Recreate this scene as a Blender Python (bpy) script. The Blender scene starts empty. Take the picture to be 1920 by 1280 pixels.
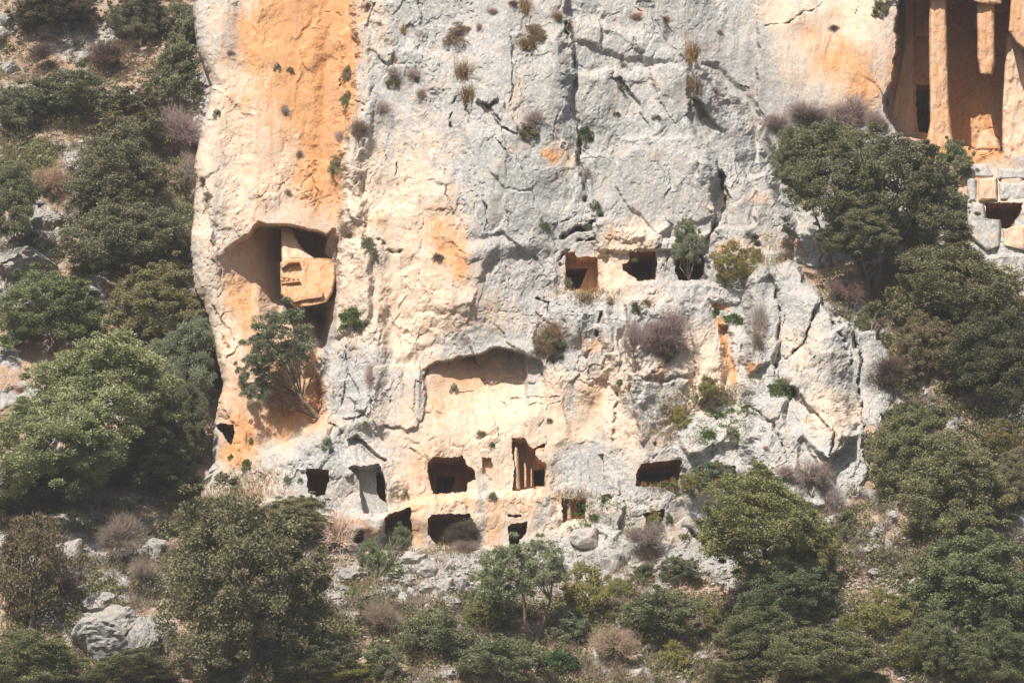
import bpy, math, random
import numpy as np
from mathutils import Vector
from mathutils.geometry import tessellate_polygon

# ---------------------------------------------------------------- camera, sky, sun, exposure
sc = bpy.context.scene
PITCH = math.atan2(33.0, 150.0)
CAM = np.array([0.0, -150.0, -33.0])
DIST = math.hypot(33.0, 150.0)
cam_data = bpy.data.cameras.new('camera')
cam = bpy.data.objects.new('camera', cam_data)
sc.collection.objects.link(cam)
cam.location = CAM
cam.rotation_euler = (math.radians(90) + PITCH, 0, 0)
cam_data.sensor_width = 36.0
cam_data.lens = 18.0 / (24.0 / DIST)
cam_data.clip_start = 1.0
cam_data.clip_end = 2000.0
sc.camera = cam

SUN_AZ, SUN_EL = 24.0, 48.0            # degrees left of the viewing axis, above the horizon
sd = np.array([-math.sin(math.radians(SUN_AZ)) * math.cos(math.radians(SUN_EL)),
               -math.cos(math.radians(SUN_AZ)) * math.cos(math.radians(SUN_EL)),
               math.sin(math.radians(SUN_EL))])
world = bpy.data.worlds.new('World')
sc.world = world
world.use_nodes = True
wn = world.node_tree.nodes
wl = world.node_tree.links
wn.clear()
sky = wn.new('ShaderNodeTexSky')
sky.sky_type = 'NISHITA'
sky.sun_disc = False
sky.sun_elevation = math.radians(SUN_EL)
sky.sun_rotation = math.atan2(sd[0], sd[1]) % (2 * math.pi)
sky.dust_density = 2.5
bg = wn.new('ShaderNodeBackground')
bg.inputs['Strength'].default_value = 0.062
wo = wn.new('ShaderNodeOutputWorld')
wl.new(sky.outputs[0], bg.inputs[0])
wl.new(bg.outputs[0], wo.inputs[0])
sun_data = bpy.data.lights.new('sun', 'SUN')
sun_data.energy = 4.6
sun_data.angle = math.radians(0.53)
sun_data.color = (1.0, 0.93, 0.83)
sun = bpy.data.objects.new('sun', sun_data)
sc.collection.objects.link(sun)
sun.rotation_euler = Vector(sd).to_track_quat('Z', 'Y').to_euler()
sun.location = Vector(sd) * 100
sc.view_settings.view_transform = 'Standard'
sc.view_settings.look = 'None'
sc.view_settings.exposure = 0.62
sc.view_settings.gamma = 1.0
sc.view_settings.use_curve_mapping = False
sc.cycles.max_bounces = 6
sc.cycles.diffuse_bounces = 3
sc.cycles.transparent_max_bounces = 8

rng = np.random.default_rng(7)
random.seed(7)
COL = sc.collection

# ---------------------------------------------------------------- helpers
SP, CP = math.sin(PITCH), math.cos(PITCH)
def P(px, py, D):
    """the point at depth y = D that the photograph shows at pixel (px, py) of 1920 x 1280"""
    a = (np.asarray(px, float) - 960.0) / 40.0 / DIST
    b = (640.0 - np.asarray(py, float)) / 40.0 / DIST
    dy = CP - b * SP
    dz = SP + b * CP
    t = (np.asarray(D, float) + 150.0) / dy
    return np.stack([a * t, CAM[1] + dy * t, CAM[2] + dz * t], -1)
def mpp(D):
    return (150.0 + D) / 150.0 / 40.0     # metres per photo pixel at depth D

_perm = np.random.default_rng(11).integers(0, 2**31 - 1, size=(64, 256, 256))
_gr = np.random.default_rng(5).uniform(0, 2 * np.pi, size=(256, 256))
_gx, _gy = np.cos(_gr), np.sin(_gr)
def gnoise(x, y, seed=0):
    x = x + seed * 37.17; y = y + seed * 91.73
    ix = np.floor(x).astype(np.int64); iy = np.floor(y).astype(np.int64)
    fx = x - ix; fy = y - iy
    u = fx * fx * fx * (fx * (fx * 6 - 15) + 10); v = fy * fy * fy * (fy * (fy * 6 - 15) + 10)
    def g(i, j, dx, dy):
        i = (ix + i) & 255; j = (iy + j) & 255
        return _gx[i, j] * dx + _gy[i, j] * dy
    n00 = g(0, 0, fx, fy); n10 = g(1, 0, fx - 1, fy); n01 = g(0, 1, fx, fy - 1); n11 = g(1, 1, fx - 1, fy - 1)
    return ((n00 * (1 - u) + n10 * u) * (1 - v) + (n01 * (1 - u) + n11 * u) * v) * 1.5
def fbm(x, y, oct=4, seed=0, gain=0.5):
    s = 0; a = 1.0; f = 1.0; t = 0
    for k in range(oct):
        s = s + a * gnoise(x * f, y * f, seed + k * 3); t += a; a *= gain; f *= 2.03
    return s / t
def ridged(x, y, oct=4, seed=0):
    s = 0; a = 1.0; f = 1.0; t = 0
    for k in range(oct):
        s = s + a * (1 - 2.2 * np.abs(gnoise(x * f, y * f, seed + k * 3))); t += a; a *= 0.5; f *= 2.07
    return s / t
def worley(x, y, k=0, jit=0.9):
    """F1, F2, three randoms of the nearest cell, offset to its centre"""
    ix = np.floor(x).astype(np.int64); iy = np.floor(y).astype(np.int64)
    f1 = np.full(x.shape, 9.0); f2 = np.full(x.shape, 9.0)
    cx = np.zeros(x.shape); cy = np.zeros(x.shape); cid = np.zeros(x.shape, np.int64)
    for i in (-1, 0, 1):
        for j in (-1, 0, 1):
            h = _perm[k % 64, (ix + i) & 255, (iy + j) & 255]
            px = ix + i + 0.5 + jit * ((h & 1023) / 1023.0 - 0.5); py = iy + j + 0.5 + jit * (((h >> 10) & 1023) / 1023.0 - 0.5)
            d = np.hypot(px - x, py - y)
            near = d < f1
            f2 = np.where(near, f1, np.minimum(f2, d))
            f1 = np.where(near, d, f1)
            cx = np.where(near, x - px, cx); cy = np.where(near, y - py, cy); cid = np.where(near, h, cid)
    r1 = ((cid >> 5) & 255) / 255.0; r2 = ((cid >> 13) & 255) / 255.0; r3 = ((cid >> 21) & 255) / 255.0
    return f1, f2, r1, r2, r3, cx, cy
def sstep(a, b, x):
    t = np.clip((x - a) / (b - a), 0, 1)
    return t * t * (3 - 2 * t)
def near_poly(x, y, poly, closed=True):
    """signed distance to a polygon (negative inside) and its nearest point"""
    P0 = np.asarray(poly, float)
    n = len(P0)
    best = np.full(x.shape, 1e9); nx = np.zeros(x.shape); ny = np.zeros(x.shape)
    inside = np.zeros(x.shape, bool)
    for i in range(n if closed else n - 1):
        ax, ay = P0[i]; bx, by = P0[(i + 1) % n]
        ex, ey = bx - ax, by - ay
        t = np.clip(((x - ax) * ex + (y - ay) * ey) / (ex * ex + ey * ey + 1e-9), 0, 1)
        qx, qy = ax + t * ex, ay + t * ey
        d = np.hypot(x - qx, y - qy)
        m = d < best
        best = np.where(m, d, best); nx = np.where(m, qx, nx); ny = np.where(m, qy, ny)
        if closed and ay != by:
            c = ((ay > y) != (by > y)) & (x < (bx - ax) * (y - ay) / (by - ay) + ax)
            inside ^= c
    return np.where(inside, -best, best), nx, ny
def box_of(X, Y, poly, m):
    p = np.asarray(poly, float)
    return (X > p[:, 0].min() - m) & (X < p[:, 0].max() + m) & (Y > p[:, 1].min() - m) & (Y < p[:, 1].max() + m)

class Relief:
    """depth and stain layers over photo-pixel coordinates; the shapes are laid in slightly warped coordinates"""
    def __init__(s, X, Y, seed=0, warp=1.0):
        s.X, s.Y = X, Y
        s.x = X + warp * (7 * gnoise(X / 45, Y / 45, 2 + seed) + 3.0 * gnoise(X / 14, Y / 14, 5 + seed) + 1.3 * gnoise(X / 5, Y / 5, 6 + seed))
        s.y = Y + warp * (7 * gnoise(X / 45, Y / 45, 9 + seed) + 3.0 * gnoise(X / 14, Y / 14, 12 + seed) + 1.3 * gnoise(X / 5, Y / 5, 14 + seed))
        s.D = np.zeros(X.shape)
    def region(s, poly, off, soft=6):
        m = box_of(s.x, s.y, poly, soft + 2)
        d, _, _ = near_poly(s.x[m], s.y[m], poly)
        w = sstep(soft, -soft, d)
        s.D[m] += off * w
    def mask(s, poly, soft=6):
        r = np.zeros(s.X.shape)
        m = box_of(s.x, s.y, poly, soft + 2)
        d, _, _ = near_poly(s.x[m], s.y[m], poly)
        r[m] = sstep(soft, -soft, d)
        return r
    def blob(s, cx, cy, rx, ry, amp, rot=0, p=2):
        c, sn = math.cos(math.radians(rot)), math.sin(math.radians(rot))
        u = ((s.x - cx) * c + (s.y - cy) * sn) / rx; v = (-(s.x - cx) * sn + (s.y - cy) * c) / ry
        s.D += amp * np.exp(-(u * u + v * v) ** (p / 2))
    def facet(s, poly, gx, gy, off=0.0, soft=4):
        """a tilted plane laid over an outline (metres per 100 px)"""
        p = np.asarray(poly, float); c = p.mean(0); m = box_of(s.x, s.y, poly, soft + 2)
        d, _, _ = near_poly(s.x[m], s.y[m], poly)
        s.D[m] += sstep(soft, -soft, d) * (off + (s.x[m] - c[0]) / 100 * gx + (s.y[m] - c[1]) / 100 * gy)
    def crack(s, pts, w=2.5, depth=0.35, lip=0.0):
        m = box_of(s.x, s.y, pts, w * 5 + 8)
        d, nx, ny = near_poly(s.x[m], s.y[m], pts, False)
        k = np.clip(0.5 + 1.3 * gnoise(s.X[m] / 16, s.Y[m] / 16, 31), 0.05, 1.3) * (0.75 if depth < 0.5 else 1.0); w = w * 0.8
        s.D[m] += depth * k * np.exp(-(d / w) ** 2)
        if lip:
            side = np.where((s.x[m] - nx) > 0, 1.0, -1.0)
            s.D[m] += lip * side * np.exp(-(d / (w * 5)) ** 2)
def blobmask(x, y, lst):
    r = np.zeros(x.shape)
    for cx, cy, rx, ry, rot, a in lst:
        c, sn = math.cos(math.radians(rot)), math.sin(math.radians(rot))
        u = ((x - cx) * c + (y - cy) * sn) / rx; v = (-(x - cx) * sn + (y - cy) * c) / ry
        q = u * u + v * v
        m = q < 9
        r[m] = r[m] + a * np.exp(-q[m] ** 1.5)
    return r

def link(name, me, parent=None, loc=None):
    o = bpy.data.objects.new(name, me)
    COL.objects.link(o)
    if parent is not None: o.parent = parent
    if loc is not None: o.location = loc
    return o
def tag(o, label=None, cat=None, group=None, kind=None):
    if label: o['label'] = label
    if cat: o['category'] = cat
    if group: o['group'] = group
    if kind: o['kind'] = kind
    return o
def mesh_np(name, V, F, mat, smooth=False):
    """V (n,3); F (m,3) or (m,4)"""
    V = np.ascontiguousarray(V, np.float32); F = np.ascontiguousarray(F, np.int32)
    me = bpy.data.meshes.new(name)
    k = F.shape[1]
    me.vertices.add(len(V)); me.vertices.foreach_set('co', V.ravel())
    me.loops.add(F.size); me.loops.foreach_set('vertex_index', F.ravel())
    me.polygons.add(len(F))
    me.polygons.foreach_set('loop_start', np.arange(0, F.size, k, dtype=np.int32))
    try: me.polygons.foreach_set('loop_total', np.full(len(F), k, np.int32))
    except Exception: pass
    me.polygons.foreach_set('use_smooth', np.full(len(F), smooth))
    me.update(calc_edges=True)
    me.materials.append(mat)
    return me
def mesh_py(name, V, F, mat, smooth=False):
    me = bpy.data.meshes.new(name)
    me.from_pydata([tuple(map(float, v)) for v in V], [], F)
    me.update()
    if smooth: me.polygons.foreach_set('use_smooth', [True] * len(me.polygons))
    me.materials.append(mat)
    return me

# ---------------------------------------------------------------- materials
def new_mat(name):
    m = bpy.data.materials.new(name); m.use_nodes = True
    nt = m.node_tree; nt.nodes.clear()
    out = nt.nodes.new('ShaderNodeOutputMaterial')
    b = nt.nodes.new('ShaderNodeBsdfPrincipled')
    nt.links.new(b.outputs[0], out.inputs[0])
    b.inputs['Roughness'].default_value = 0.92
    b.inputs['Specular IOR Level'].default_value = 0.2
    return m, nt, b, out
def N(nt, typ, **kw):
    n = nt.nodes.new(typ)
    for k, v in kw.items():
        if k.startswith('i_'): n.inputs[k[2:].replace('_', ' ')].default_value = v
        else: setattr(n, k, v)
    return n
def noise(nt, vec, scale, detail=6, rough=0.6):
    n = N(nt, 'ShaderNodeTexNoise'); n.inputs['Scale'].default_value = scale; n.inputs['Detail'].default_value = detail; n.inputs['Roughness'].default_value = rough
    nt.links.new(vec, n.inputs['Vector'])
    return n.outputs['Fac']
def ramp(nt, fac, p0, p1, c0=(0, 0, 0, 1), c1=(1, 1, 1, 1)):
    r = N(nt, 'ShaderNodeValToRGB'); r.color_ramp.elements[0].position = p0; r.color_ramp.elements[1].position = p1
    r.color_ramp.elements[0].color = c0; r.color_ramp.elements[1].color = c1
    nt.links.new(fac, r.inputs[0])
    return r.outputs[0]
def mix(nt, fac, a, b, mode='MIX'):
    n = N(nt, 'ShaderNodeMix', data_type='RGBA', blend_type=mode)
    for s, v in ((n.inputs[0], fac), (n.inputs[6], a), (n.inputs[7], b)):
        if isinstance(v, (int, float)): s.default_value = v
        elif isinstance(v, tuple): s.default_value = v if len(v) == 4 else (*v, 1)
        else: nt.links.new(v, s)
    return n.outputs[2]
def mth(nt, op, a, b=None, clamp=False):
    n = N(nt, 'ShaderNodeMath', operation=op); n.use_clamp = clamp
    for s, v in ((n.inputs[0], a), (n.inputs[1], b)):
        if v is None: continue
        if isinstance(v, (int, float)): s.default_value = v
        else: nt.links.new(v, s)
    return n.outputs[0]
def mapping(nt, vec, scale=(1, 1, 1), rot=(0, 0, 0)):
    n = N(nt, 'ShaderNodeMapping'); n.inputs['Scale'].default_value = scale; n.inputs['Rotation'].default_value = rot
    nt.links.new(vec, n.inputs['Vector'])
    return n.outputs[0]

GREY = (0.285, 0.287, 0.287); PALE = (0.50, 0.488, 0.47); CREAM = (0.58, 0.44, 0.325); ORANGE = (0.52, 0.235, 0.095); SHADE = (0.19, 0.185, 0.20)
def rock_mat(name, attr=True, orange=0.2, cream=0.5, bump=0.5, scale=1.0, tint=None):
    m, nt, b, out = new_mat(name)
    geo = N(nt, 'ShaderNodeNewGeometry').outputs['Position']
    if attr:
        a = N(nt, 'ShaderNodeVertexColor', layer_name='stain')
        sep = N(nt, 'ShaderNodeSeparateColor'); nt.links.new(a.outputs[0], sep.inputs[0])
        fo, fc, fd = sep.outputs[0], sep.outputs[1], sep.outputs[2]
    else:
        fo, fc, fd = orange, cream, 0.0
    n1 = noise(nt, geo, 0.9 * scale, 8, 0.65)
    n2 = noise(nt, geo, 4.5 * scale, 8, 0.7)
    n3 = noise(nt, geo, 17 * scale, 5, 0.7)
    st = noise(nt, mapping(nt, geo, (4.5, 4.5, 0.35)), 1.0, 6, 0.65)       # vertical seepage streaks
    # grey with pale weathered patches
    n4 = noise(nt, geo, 7.5 * scale, 7, 0.8)
    g = mix(nt, ramp(nt, n4, 0.40, 0.62), GREY + (1,), PALE + (1,))
    g = mix(nt, ramp(nt, n1, 0.52, 0.66), g, (0.42, 0.395, 0.36, 1))
    # cream and orange, broken up by the noise
    cf = mth(nt, 'ADD', fc, mth(nt, 'MULTIPLY', mth(nt, 'SUBTRACT', n2, 0.5), 1.3))
    cf = mth(nt, 'ADD', cf, mth(nt, 'MULTIPLY', mth(nt, 'SUBTRACT', st, 0.5), 0.9))
    cf = ramp(nt, cf, 0.30, 0.74)
    c = mix(nt, cf, g, mix(nt, ramp(nt, n3, 0.35, 0.7), CREAM + (1,), (0.66, 0.56, 0.46, 1)))
    c = mix(nt, mth(nt, 'MULTIPLY', ramp(nt, n4, 0.54, 0.64), 0.5), c, (0.68, 0.66, 0.63, 1))
    st2 = noise(nt, mapping(nt, geo, (13, 13, 0.55)), 1.0, 4, 0.6)
    c = mix(nt, mth(nt, 'MULTIPLY', ramp(nt, st2, 0.60, 0.72), 0.35), c, (0.27, 0.235, 0.205, 1))
    fo = mth(nt, 'MULTIPLY', fo, mth(nt, 'ADD', mth(nt, 'MULTIPLY', ramp(nt, st2, 0.36, 0.56), 0.5), 0.72))
    of = mth(nt, 'ADD', fo, mth(nt, 'MULTIPLY', mth(nt, 'SUBTRACT', st, 0.5), 1.3))
    of = mth(nt, 'ADD', of, mth(nt, 'MULTIPLY', mth(nt, 'SUBTRACT', n2, 0.5), 1.0))
    of = mth(nt, 'ADD', of, mth(nt, 'MULTIPLY', mth(nt, 'SUBTRACT', n1, 0.5), 0.8))
    of = ramp(nt, of, 0.22, 1.12)
    c = mix(nt, of, c, mix(nt, ramp(nt, n2, 0.3, 0.7), ORANGE + (1,), (0.60, 0.36, 0.185, 1)))
    # small pits and dirt
    c = mix(nt, mth(nt, 'MULTIPLY', ramp(nt, n3, 0.30, 0.44, (1, 1, 1, 1), (0, 0, 0, 1)), 0.35), c, (0.16, 0.13, 0.11, 1))
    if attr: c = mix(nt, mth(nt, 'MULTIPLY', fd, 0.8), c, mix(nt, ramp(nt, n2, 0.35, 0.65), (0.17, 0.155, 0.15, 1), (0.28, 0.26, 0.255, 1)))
    if tint: c = mix(nt, 1.0, c, tint + (1,), 'MULTIPLY')
    nt.links.new(c, b.inputs['Base Color'])
    h = mth(nt, 'ADD', mth(nt, 'MULTIPLY', n2, 0.7), mth(nt, 'MULTIPLY', n3, 0.6))
    vo = N(nt, 'ShaderNodeTexVoronoi', feature='DISTANCE_TO_EDGE'); vo.inputs['Scale'].default_value = 2.2 * scale
    dis = N(nt, 'ShaderNodeVectorMath', operation='ADD')
    cn = N(nt, 'ShaderNodeTexNoise'); cn.inputs['Scale'].default_value = 2.5; nt.links.new(geo, cn.inputs['Vector'])
    nt.links.new(geo, dis.inputs[0]); nt.links.new(cn.outputs['Color'], dis.inputs[1])
    nt.links.new(mapping(nt, dis.outputs[0], (1.2, 1.2, 0.7)), vo.inputs['Vector'])
    h = mth(nt, 'ADD', h, mth(nt, 'MULTIPLY', mth(nt, 'MINIMUM', vo.outputs['Distance'], 0.03), 3.5))
    bp = N(nt, 'ShaderNodeBump'); bp.inputs['Strength'].default_value = bump; bp.inputs['Distance'].default_value = 0.10
    nt.links.new(h, bp.inputs['Height']); nt.links.new(bp.outputs[0], b.inputs['Normal'])
    return m
M_CLIFF = rock_mat('limestone_face', True)
M_TOMB = rock_mat('cut_limestone', False, 0.42, 0.95, 0.35)
M_TOMB_GREY = rock_mat('cut_grey_limestone', False, 0.10, 0.30, 0.35)
M_TEMPLE = rock_mat('orange_cut_limestone', False, 0.74, 0.9, 0.6)
M_INNER = rock_mat('shade_darkened_limestone', False, 0.55, 0.8, 0.4, 1.0, (0.50, 0.40, 0.33))  # brown tint puts the shade of the deep chambers into the stone colour
M_BOULDER = rock_mat('boulder_limestone', False, 0.05, 0.25, 0.7, 1.0, (.8, .79, .78))
M_PALE_ROCK = rock_mat('pale_broken_limestone', False, 0.1, 0.3, 0.5, 1.3, (.9, .88, .86))

def ground_mat():
    m, nt, b, out = new_mat('stony_earth')
    geo = N(nt, 'ShaderNodeNewGeometry').outputs['Position']
    a = N(nt, 'ShaderNodeVertexColor', layer_name='stain')
    sep = N(nt, 'ShaderNodeSeparateColor'); nt.links.new(a.outputs[0], sep.inputs[0])
    n1 = noise(nt, geo, 0.8, 8, 0.65); n2 = noise(nt, geo, 3.5, 8, 0.7); n3 = noise(nt, geo, 14, 5, 0.7)
    soil = mix(nt, ramp(nt, n2, 0.35, 0.65), (0.34, 0.19, 0.11, 1), (0.44, 0.33, 0.24, 1))
    soil = mix(nt, ramp(nt, n3, 0.5, 0.62), soil, (0.50, 0.46, 0.42, 1))
    gr = mix(nt, ramp(nt, n3, 0.4, 0.6), (0.055, 0.085, 0.025, 1), (0.15, 0.15, 0.07, 1))
    rk = mix(nt, ramp(nt, n2, 0.40, 0.66), (0.30, 0.29, 0.29, 1), (0.54, 0.51, 0.49, 1))
    f1 = ramp(nt, mth(nt, 'ADD', sep.outputs[0], mth(nt, 'MULTIPLY', mth(nt, 'SUBTRACT', n2, 0.5), 1.6)), 0.38, 0.62)
    f2 = ramp(nt, mth(nt, 'ADD', sep.outputs[1], mth(nt, 'MULTIPLY', mth(nt, 'SUBTRACT', n1, 0.5), 1.6)), 0.45, 0.75)
    c = mix(nt, f2, mix(nt, f1, soil, rk), gr)
    nt.links.new(c, b.inputs['Base Color'])
    bp = N(nt, 'ShaderNodeBump'); bp.inputs['Strength'].default_value = 0.7; bp.inputs['Distance'].default_value = 0.16
    nt.links.new(mth(nt, 'ADD', n2, mth(nt, 'MULTIPLY', n3, 0.6)), bp.inputs['Height']); nt.links.new(bp.outputs[0], b.inputs['Normal'])
    return m
M_GROUND = ground_mat()

def leaf_mat(name, c0, c1, tr=0.25, rough=0.55, spec=0.25):
    m, nt, b, out = new_mat(name)
    geo = N(nt, 'ShaderNodeNewGeometry'); oi = N(nt, 'ShaderNodeObjectInfo')
    n1 = noise(nt, geo.outputs['Position'], 1.3, 3, 0.6)
    f = mth(nt, 'ADD', mth(nt, 'MULTIPLY', geo.outputs['Random Per Island'], 0.65), mth(nt, 'MULTIPLY', mth(nt, 'SUBTRACT', n1, 0.32), 1.0), True)
    c = mix(nt, f, c0 + (1,), c1 + (1,))
    c = mix(nt, 1.0, c, oi.outputs['Color'], 'MULTIPLY')
    nt.links.new(c, b.inputs['Base Color'])
    b.inputs['Roughness'].default_value = rough; b.inputs['Specular IOR Level'].default_value = spec
    t = N(nt, 'ShaderNodeBsdfTranslucent'); nt.links.new(c, t.inputs[0])
    ms = N(nt, 'ShaderNodeMixShader'); ms.inputs[0].default_value = tr
    nt.links.new(b.outputs[0], ms.inputs[1]); nt.links.new(t.outputs[0], ms.inputs[2]); nt.links.new(ms.outputs[0], out.inputs[0])
    return m
M_OAK = leaf_mat('holm_oak_leaf', (0.074, 0.080, 0.047), (0.32, 0.32, 0.19), 0.2, 0.5, 0.3)
M_OLIVE = leaf_mat('olive_leaf', (0.10, 0.118, 0.075), (0.35, 0.38, 0.235), 0.2, 0.45, 0.4)
M_GREEN = leaf_mat('fresh_leaf', (0.06, 0.10, 0.03), (0.19, 0.25, 0.09), 0.3)
M_YELLOW = leaf_mat('yellow_green_leaf', (0.17, 0.17, 0.06), (0.34, 0.32, 0.14), 0.3)
M_CUSHION = leaf_mat('grey_cushion_leaf', (0.12, 0.13, 0.09), (0.28, 0.29, 0.22), 0.2)
M_RUSSET = leaf_mat('russet_leaf', (0.10, 0.08, 0.05), (0.25, 0.17, 0.11), 0.25)
M_TWIG = leaf_mat('grey_twig', (0.20, 0.17, 0.155), (0.42, 0.37, 0.34), 0.0, 0.85, 0.1)
M_TWIG_DK = leaf_mat('dark_twig', (0.07, 0.05, 0.04), (0.17, 0.13, 0.10), 0.0, 0.85, 0.1)
M_STRAW = leaf_mat('dry_grass', (0.22, 0.155, 0.075), (0.42, 0.32, 0.17), 0.3)
def bark_mat():
    m, nt, b, out = new_mat('grey_bark')
    geo = N(nt, 'ShaderNodeNewGeometry').outputs['Position']
    n = noise(nt, mapping(nt, geo, (6, 6, 1.5)), 2.0, 6, 0.7)
    c = mix(nt, ramp(nt, n, 0.35, 0.65), (0.085, 0.062, 0.048, 1), (0.30, 0.25, 0.20, 1))
    nt.links.new(c, b.inputs['Base Color'])
    bp = N(nt, 'ShaderNodeBump'); bp.inputs['Strength'].default_value = 0.8; bp.inputs['Distance'].default_value = 0.05
    nt.links.new(n, bp.inputs['Height']); nt.links.new(bp.outputs[0], b.inputs['Normal'])
    return m
M_BARK = bark_mat()
# ---------------------------------------------------------------- the cliff: one relief sheet, shaped by hand and roughened by noise
CSTEP = 1.9
cx_ = np.arange(318, 2030, CSTEP); cy_ = np.arange(-70, 1130, CSTEP)
CX, CY = np.meshgrid(cx_, cy_)

LEFT_EDGE_Y = [-80, 0, 60, 110, 160, 200, 235, 300, 400, 450, 490, 540, 580, 650, 720, 790, 830, 870, 900, 940, 1000, 1200]
LEFT_EDGE_X = [366, 368, 368, 376, 396, 392, 380, 368, 364, 361, 360, 366, 386, 402, 415, 400, 398, 396, 380, 372, 372, 372]

def hollow(R, roof, amt, soft, f0, f1):
    """a recess under an overhanging roof line that runs out towards its foot"""
    rx = [p[0] for p in roof]; ry = [p[1] for p in roof]
    hx = R.x * .4 + R.X * .6; hy = R.y * .45 + R.Y * .55
    yr = np.interp(hx, rx, ry)
    h = np.interp(hx, [p[0] for p in amt], [p[1] for p in amt])
    yr = yr + 2.6 * fbm(R.X / 13, R.X * 0 + 2.7, 3, 71)
    d = hy - yr
    a = np.interp(R.x, [p[0] for p in f0], [p[1] for p in f0]); b = np.interp(R.x, [p[0] for p in f1], [p[1] for p in f1])
    R.D += h * sstep(0, soft, d) * (1 - sstep(0, 1, (d - a) / (b - a)))

OUTCROP = [(1395, 560), (1404, 525), (1420, 505), (1440, 492), (1458, 502), (1480, 490), (1498, 500), (1506, 525), (1530, 545), (1548, 568), (1562, 592),
           (1586, 598), (1600, 622), (1604, 652), (1608, 622), (1642, 614), (1648, 634), (1668, 656), (1674, 700), (1676, 745), (1655, 790),
           (1640, 850), (1650, 900), (1600, 960), (1500, 1000), (1380, 1010), (1380, 700)]
def cliff_relief(X, Y):
    R = Relief(X, Y)
    x, y = R.x, R.y
    R.D += 0.125 * (640 - y) / 40
    R.D += 1.5 * np.clip((x - 900) / 420, -0.6, 1.1) ** 2
    # the orange wall on the left lies back behind the grey buttress
    R.region([(300, -100), (664, -100), (660, 40), (672, 110), (655, 200), (640, 280), (648, 350), (636, 430), (640, 520), (622, 600), (606, 680), (602, 790), (560, 830), (300, 900)], 1.35, 7)
    R.blob(520, 120, 60, 260, -0.35, 4); R.blob(450, 200, 22, 300, 0.25, 2); R.blob(612, 120, 18, 220, 0.30, 3)
    R.region([(640, 60), (690, 40), (700, 160), (690, 300), (668, 420), (640, 440), (650, 300)], -0.25, 6)
    R.blob(395, 360, 20, 140, -0.2, -4); R.blob(380, 500, 26, 50, -0.15)
    # rib of white rock running down the middle left
    R.blob(672, 420, 16, 230, -0.55, -6); R.blob(712, 560, 14, 160, -0.45, -3)
    R.region([(612, 700), (622, 660), (650, 622), (700, 606), (716, 640), (712, 760), (720, 810), (650, 812), (608, 790)], -0.55, 18)
    R.region([(592, 590), (610, 585), (614, 680), (606, 790), (594, 780)], 0.5, 6)
    # big hollow with the overhanging roof on the left
    roof = [(300, 474), (404, 474), (418, 466), (440, 452), (462, 436), (485, 413), (520, 419), (560, 424), (590, 431), (612, 438), (622, 426), (640, 420), (900, 420)]
    hollow(R, roof, [(404, 0), (425, 0.5), (470, 1.9), (520, 3.4), (560, 4.3), (606, 4.3), (622, 2.2), (632, 0.0)], 13,
           [(404, 14), (430, 40), (470, 84), (520, 135), (560, 150), (640, 150)], [(404, 60), (430, 110), (470, 180), (520, 230), (560, 225), (600, 235), (640, 235)])
    R.region([(628, 430), (700, 470), (690, 600), (612, 640), (602, 560), (616, 490)], -0.5, 8)
    # arched shallow recess over the middle tombs
    roof = [(700, 694), (794, 690), (812, 680), (840, 674), (858, 668), (880, 663), (900, 660), (915, 652), (932, 650), (960, 654), (990, 661), (1012, 668), (1020, 684), (1200, 700)]
    hollow(R, roof, [(786, 0), (800, 0.45), (850, 1.0), (900, 1.5), (960, 1.9), (984, 1.6), (990, 0.9), (1016, 0.8), (1026, 0)], 5,
           [(790, 34), (930, 48), (1020, 30)], [(790, 120), (900, 180), (1020, 110)])
    R.region([(700, 688), (780, 684), (797, 694), (797, 782), (776, 796), (700, 800)], -0.22, 1.6)
    R.region([(780, 712), (793, 716), (794, 788), (780, 792), (774, 770)], 0.12, 2)
    R.region([(915, 722), (955, 706), (985, 718), (1002, 718), (985, 760), (940, 740)], 0.20, 3)
    # the plumb cut zone of the tombs, with its terrace
    R.region([(735, 700), (1060, 690), (1180, 800), (1290, 850), (1290, 960), (600, 1000), (590, 870), (720, 860), (745, 800)], -0.15, 20)
    R.region([(500, 964), (700, 966), (800, 937), (895, 928), (955, 925), (1030, 925), (1050, 985), (1110, 985), (1180, 1010), (1260, 1010), (1260, 1180), (480, 1180)], -0.5, 10)
    R.region([(700, 1028), (790, 1030), (900, 1040), (1060, 1040), (1180, 1060), (1300, 1060), (1300, 1200), (600, 1200)], -0.9, 16)
    # grey dome with the first tombs, bottom left
    R.region([(508, 960), (516, 905), (530, 855), (566, 818), (606, 795), (640, 806), (660, 826), (722, 864), (745, 905), (750, 965), (715, 1010), (500, 1010)], -1.15, 24)
    R.region([(652, 825), (664, 819), (694, 835), (726, 857), (724, 863), (700, 850), (670, 834), (655, 836)], 0.55, 1.5)
    R.crack([(616, 797), (632, 806), (652, 829)], 3.5, 0.5)
    # pillar and slabs of the upper middle
    R.region([(1072, -100), (1060, 20), (1078, 110), (1070, 190), (1088, 255), (1086, 330), (1110, 400), (1240, 450), (1420, 420), (1420, -100)], 0.65, 4)
    R.blob(1045, 110, 26, 90, -0.45); R.blob(1010, 330, 60, 90, -0.25)
    R.region([(1078, 135), (1290, 122), (1292, 220), (1345, 300), (1348, 420), (1300, 470), (1120, 470), (1095, 330)], -0.35, 4)
    R.region([(1170, 258), (1290, 262), (1330, 300), (1340, 400), (1230, 440), (1150, 350)], -0.20, 3)
    R.region([(892, 190), (913, 154), (934, 188), (918, 196)], -0.4, 2)
    R.region([(915, 198), (945, 196), (972, 250), (935, 240)], -0.22, 2)
    R.region([(1060, 28), (1210, 66), (1300, 130), (1300, 180), (1280, 122), (1180, 108), (1080, 78)], -0.3, 8)
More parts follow.
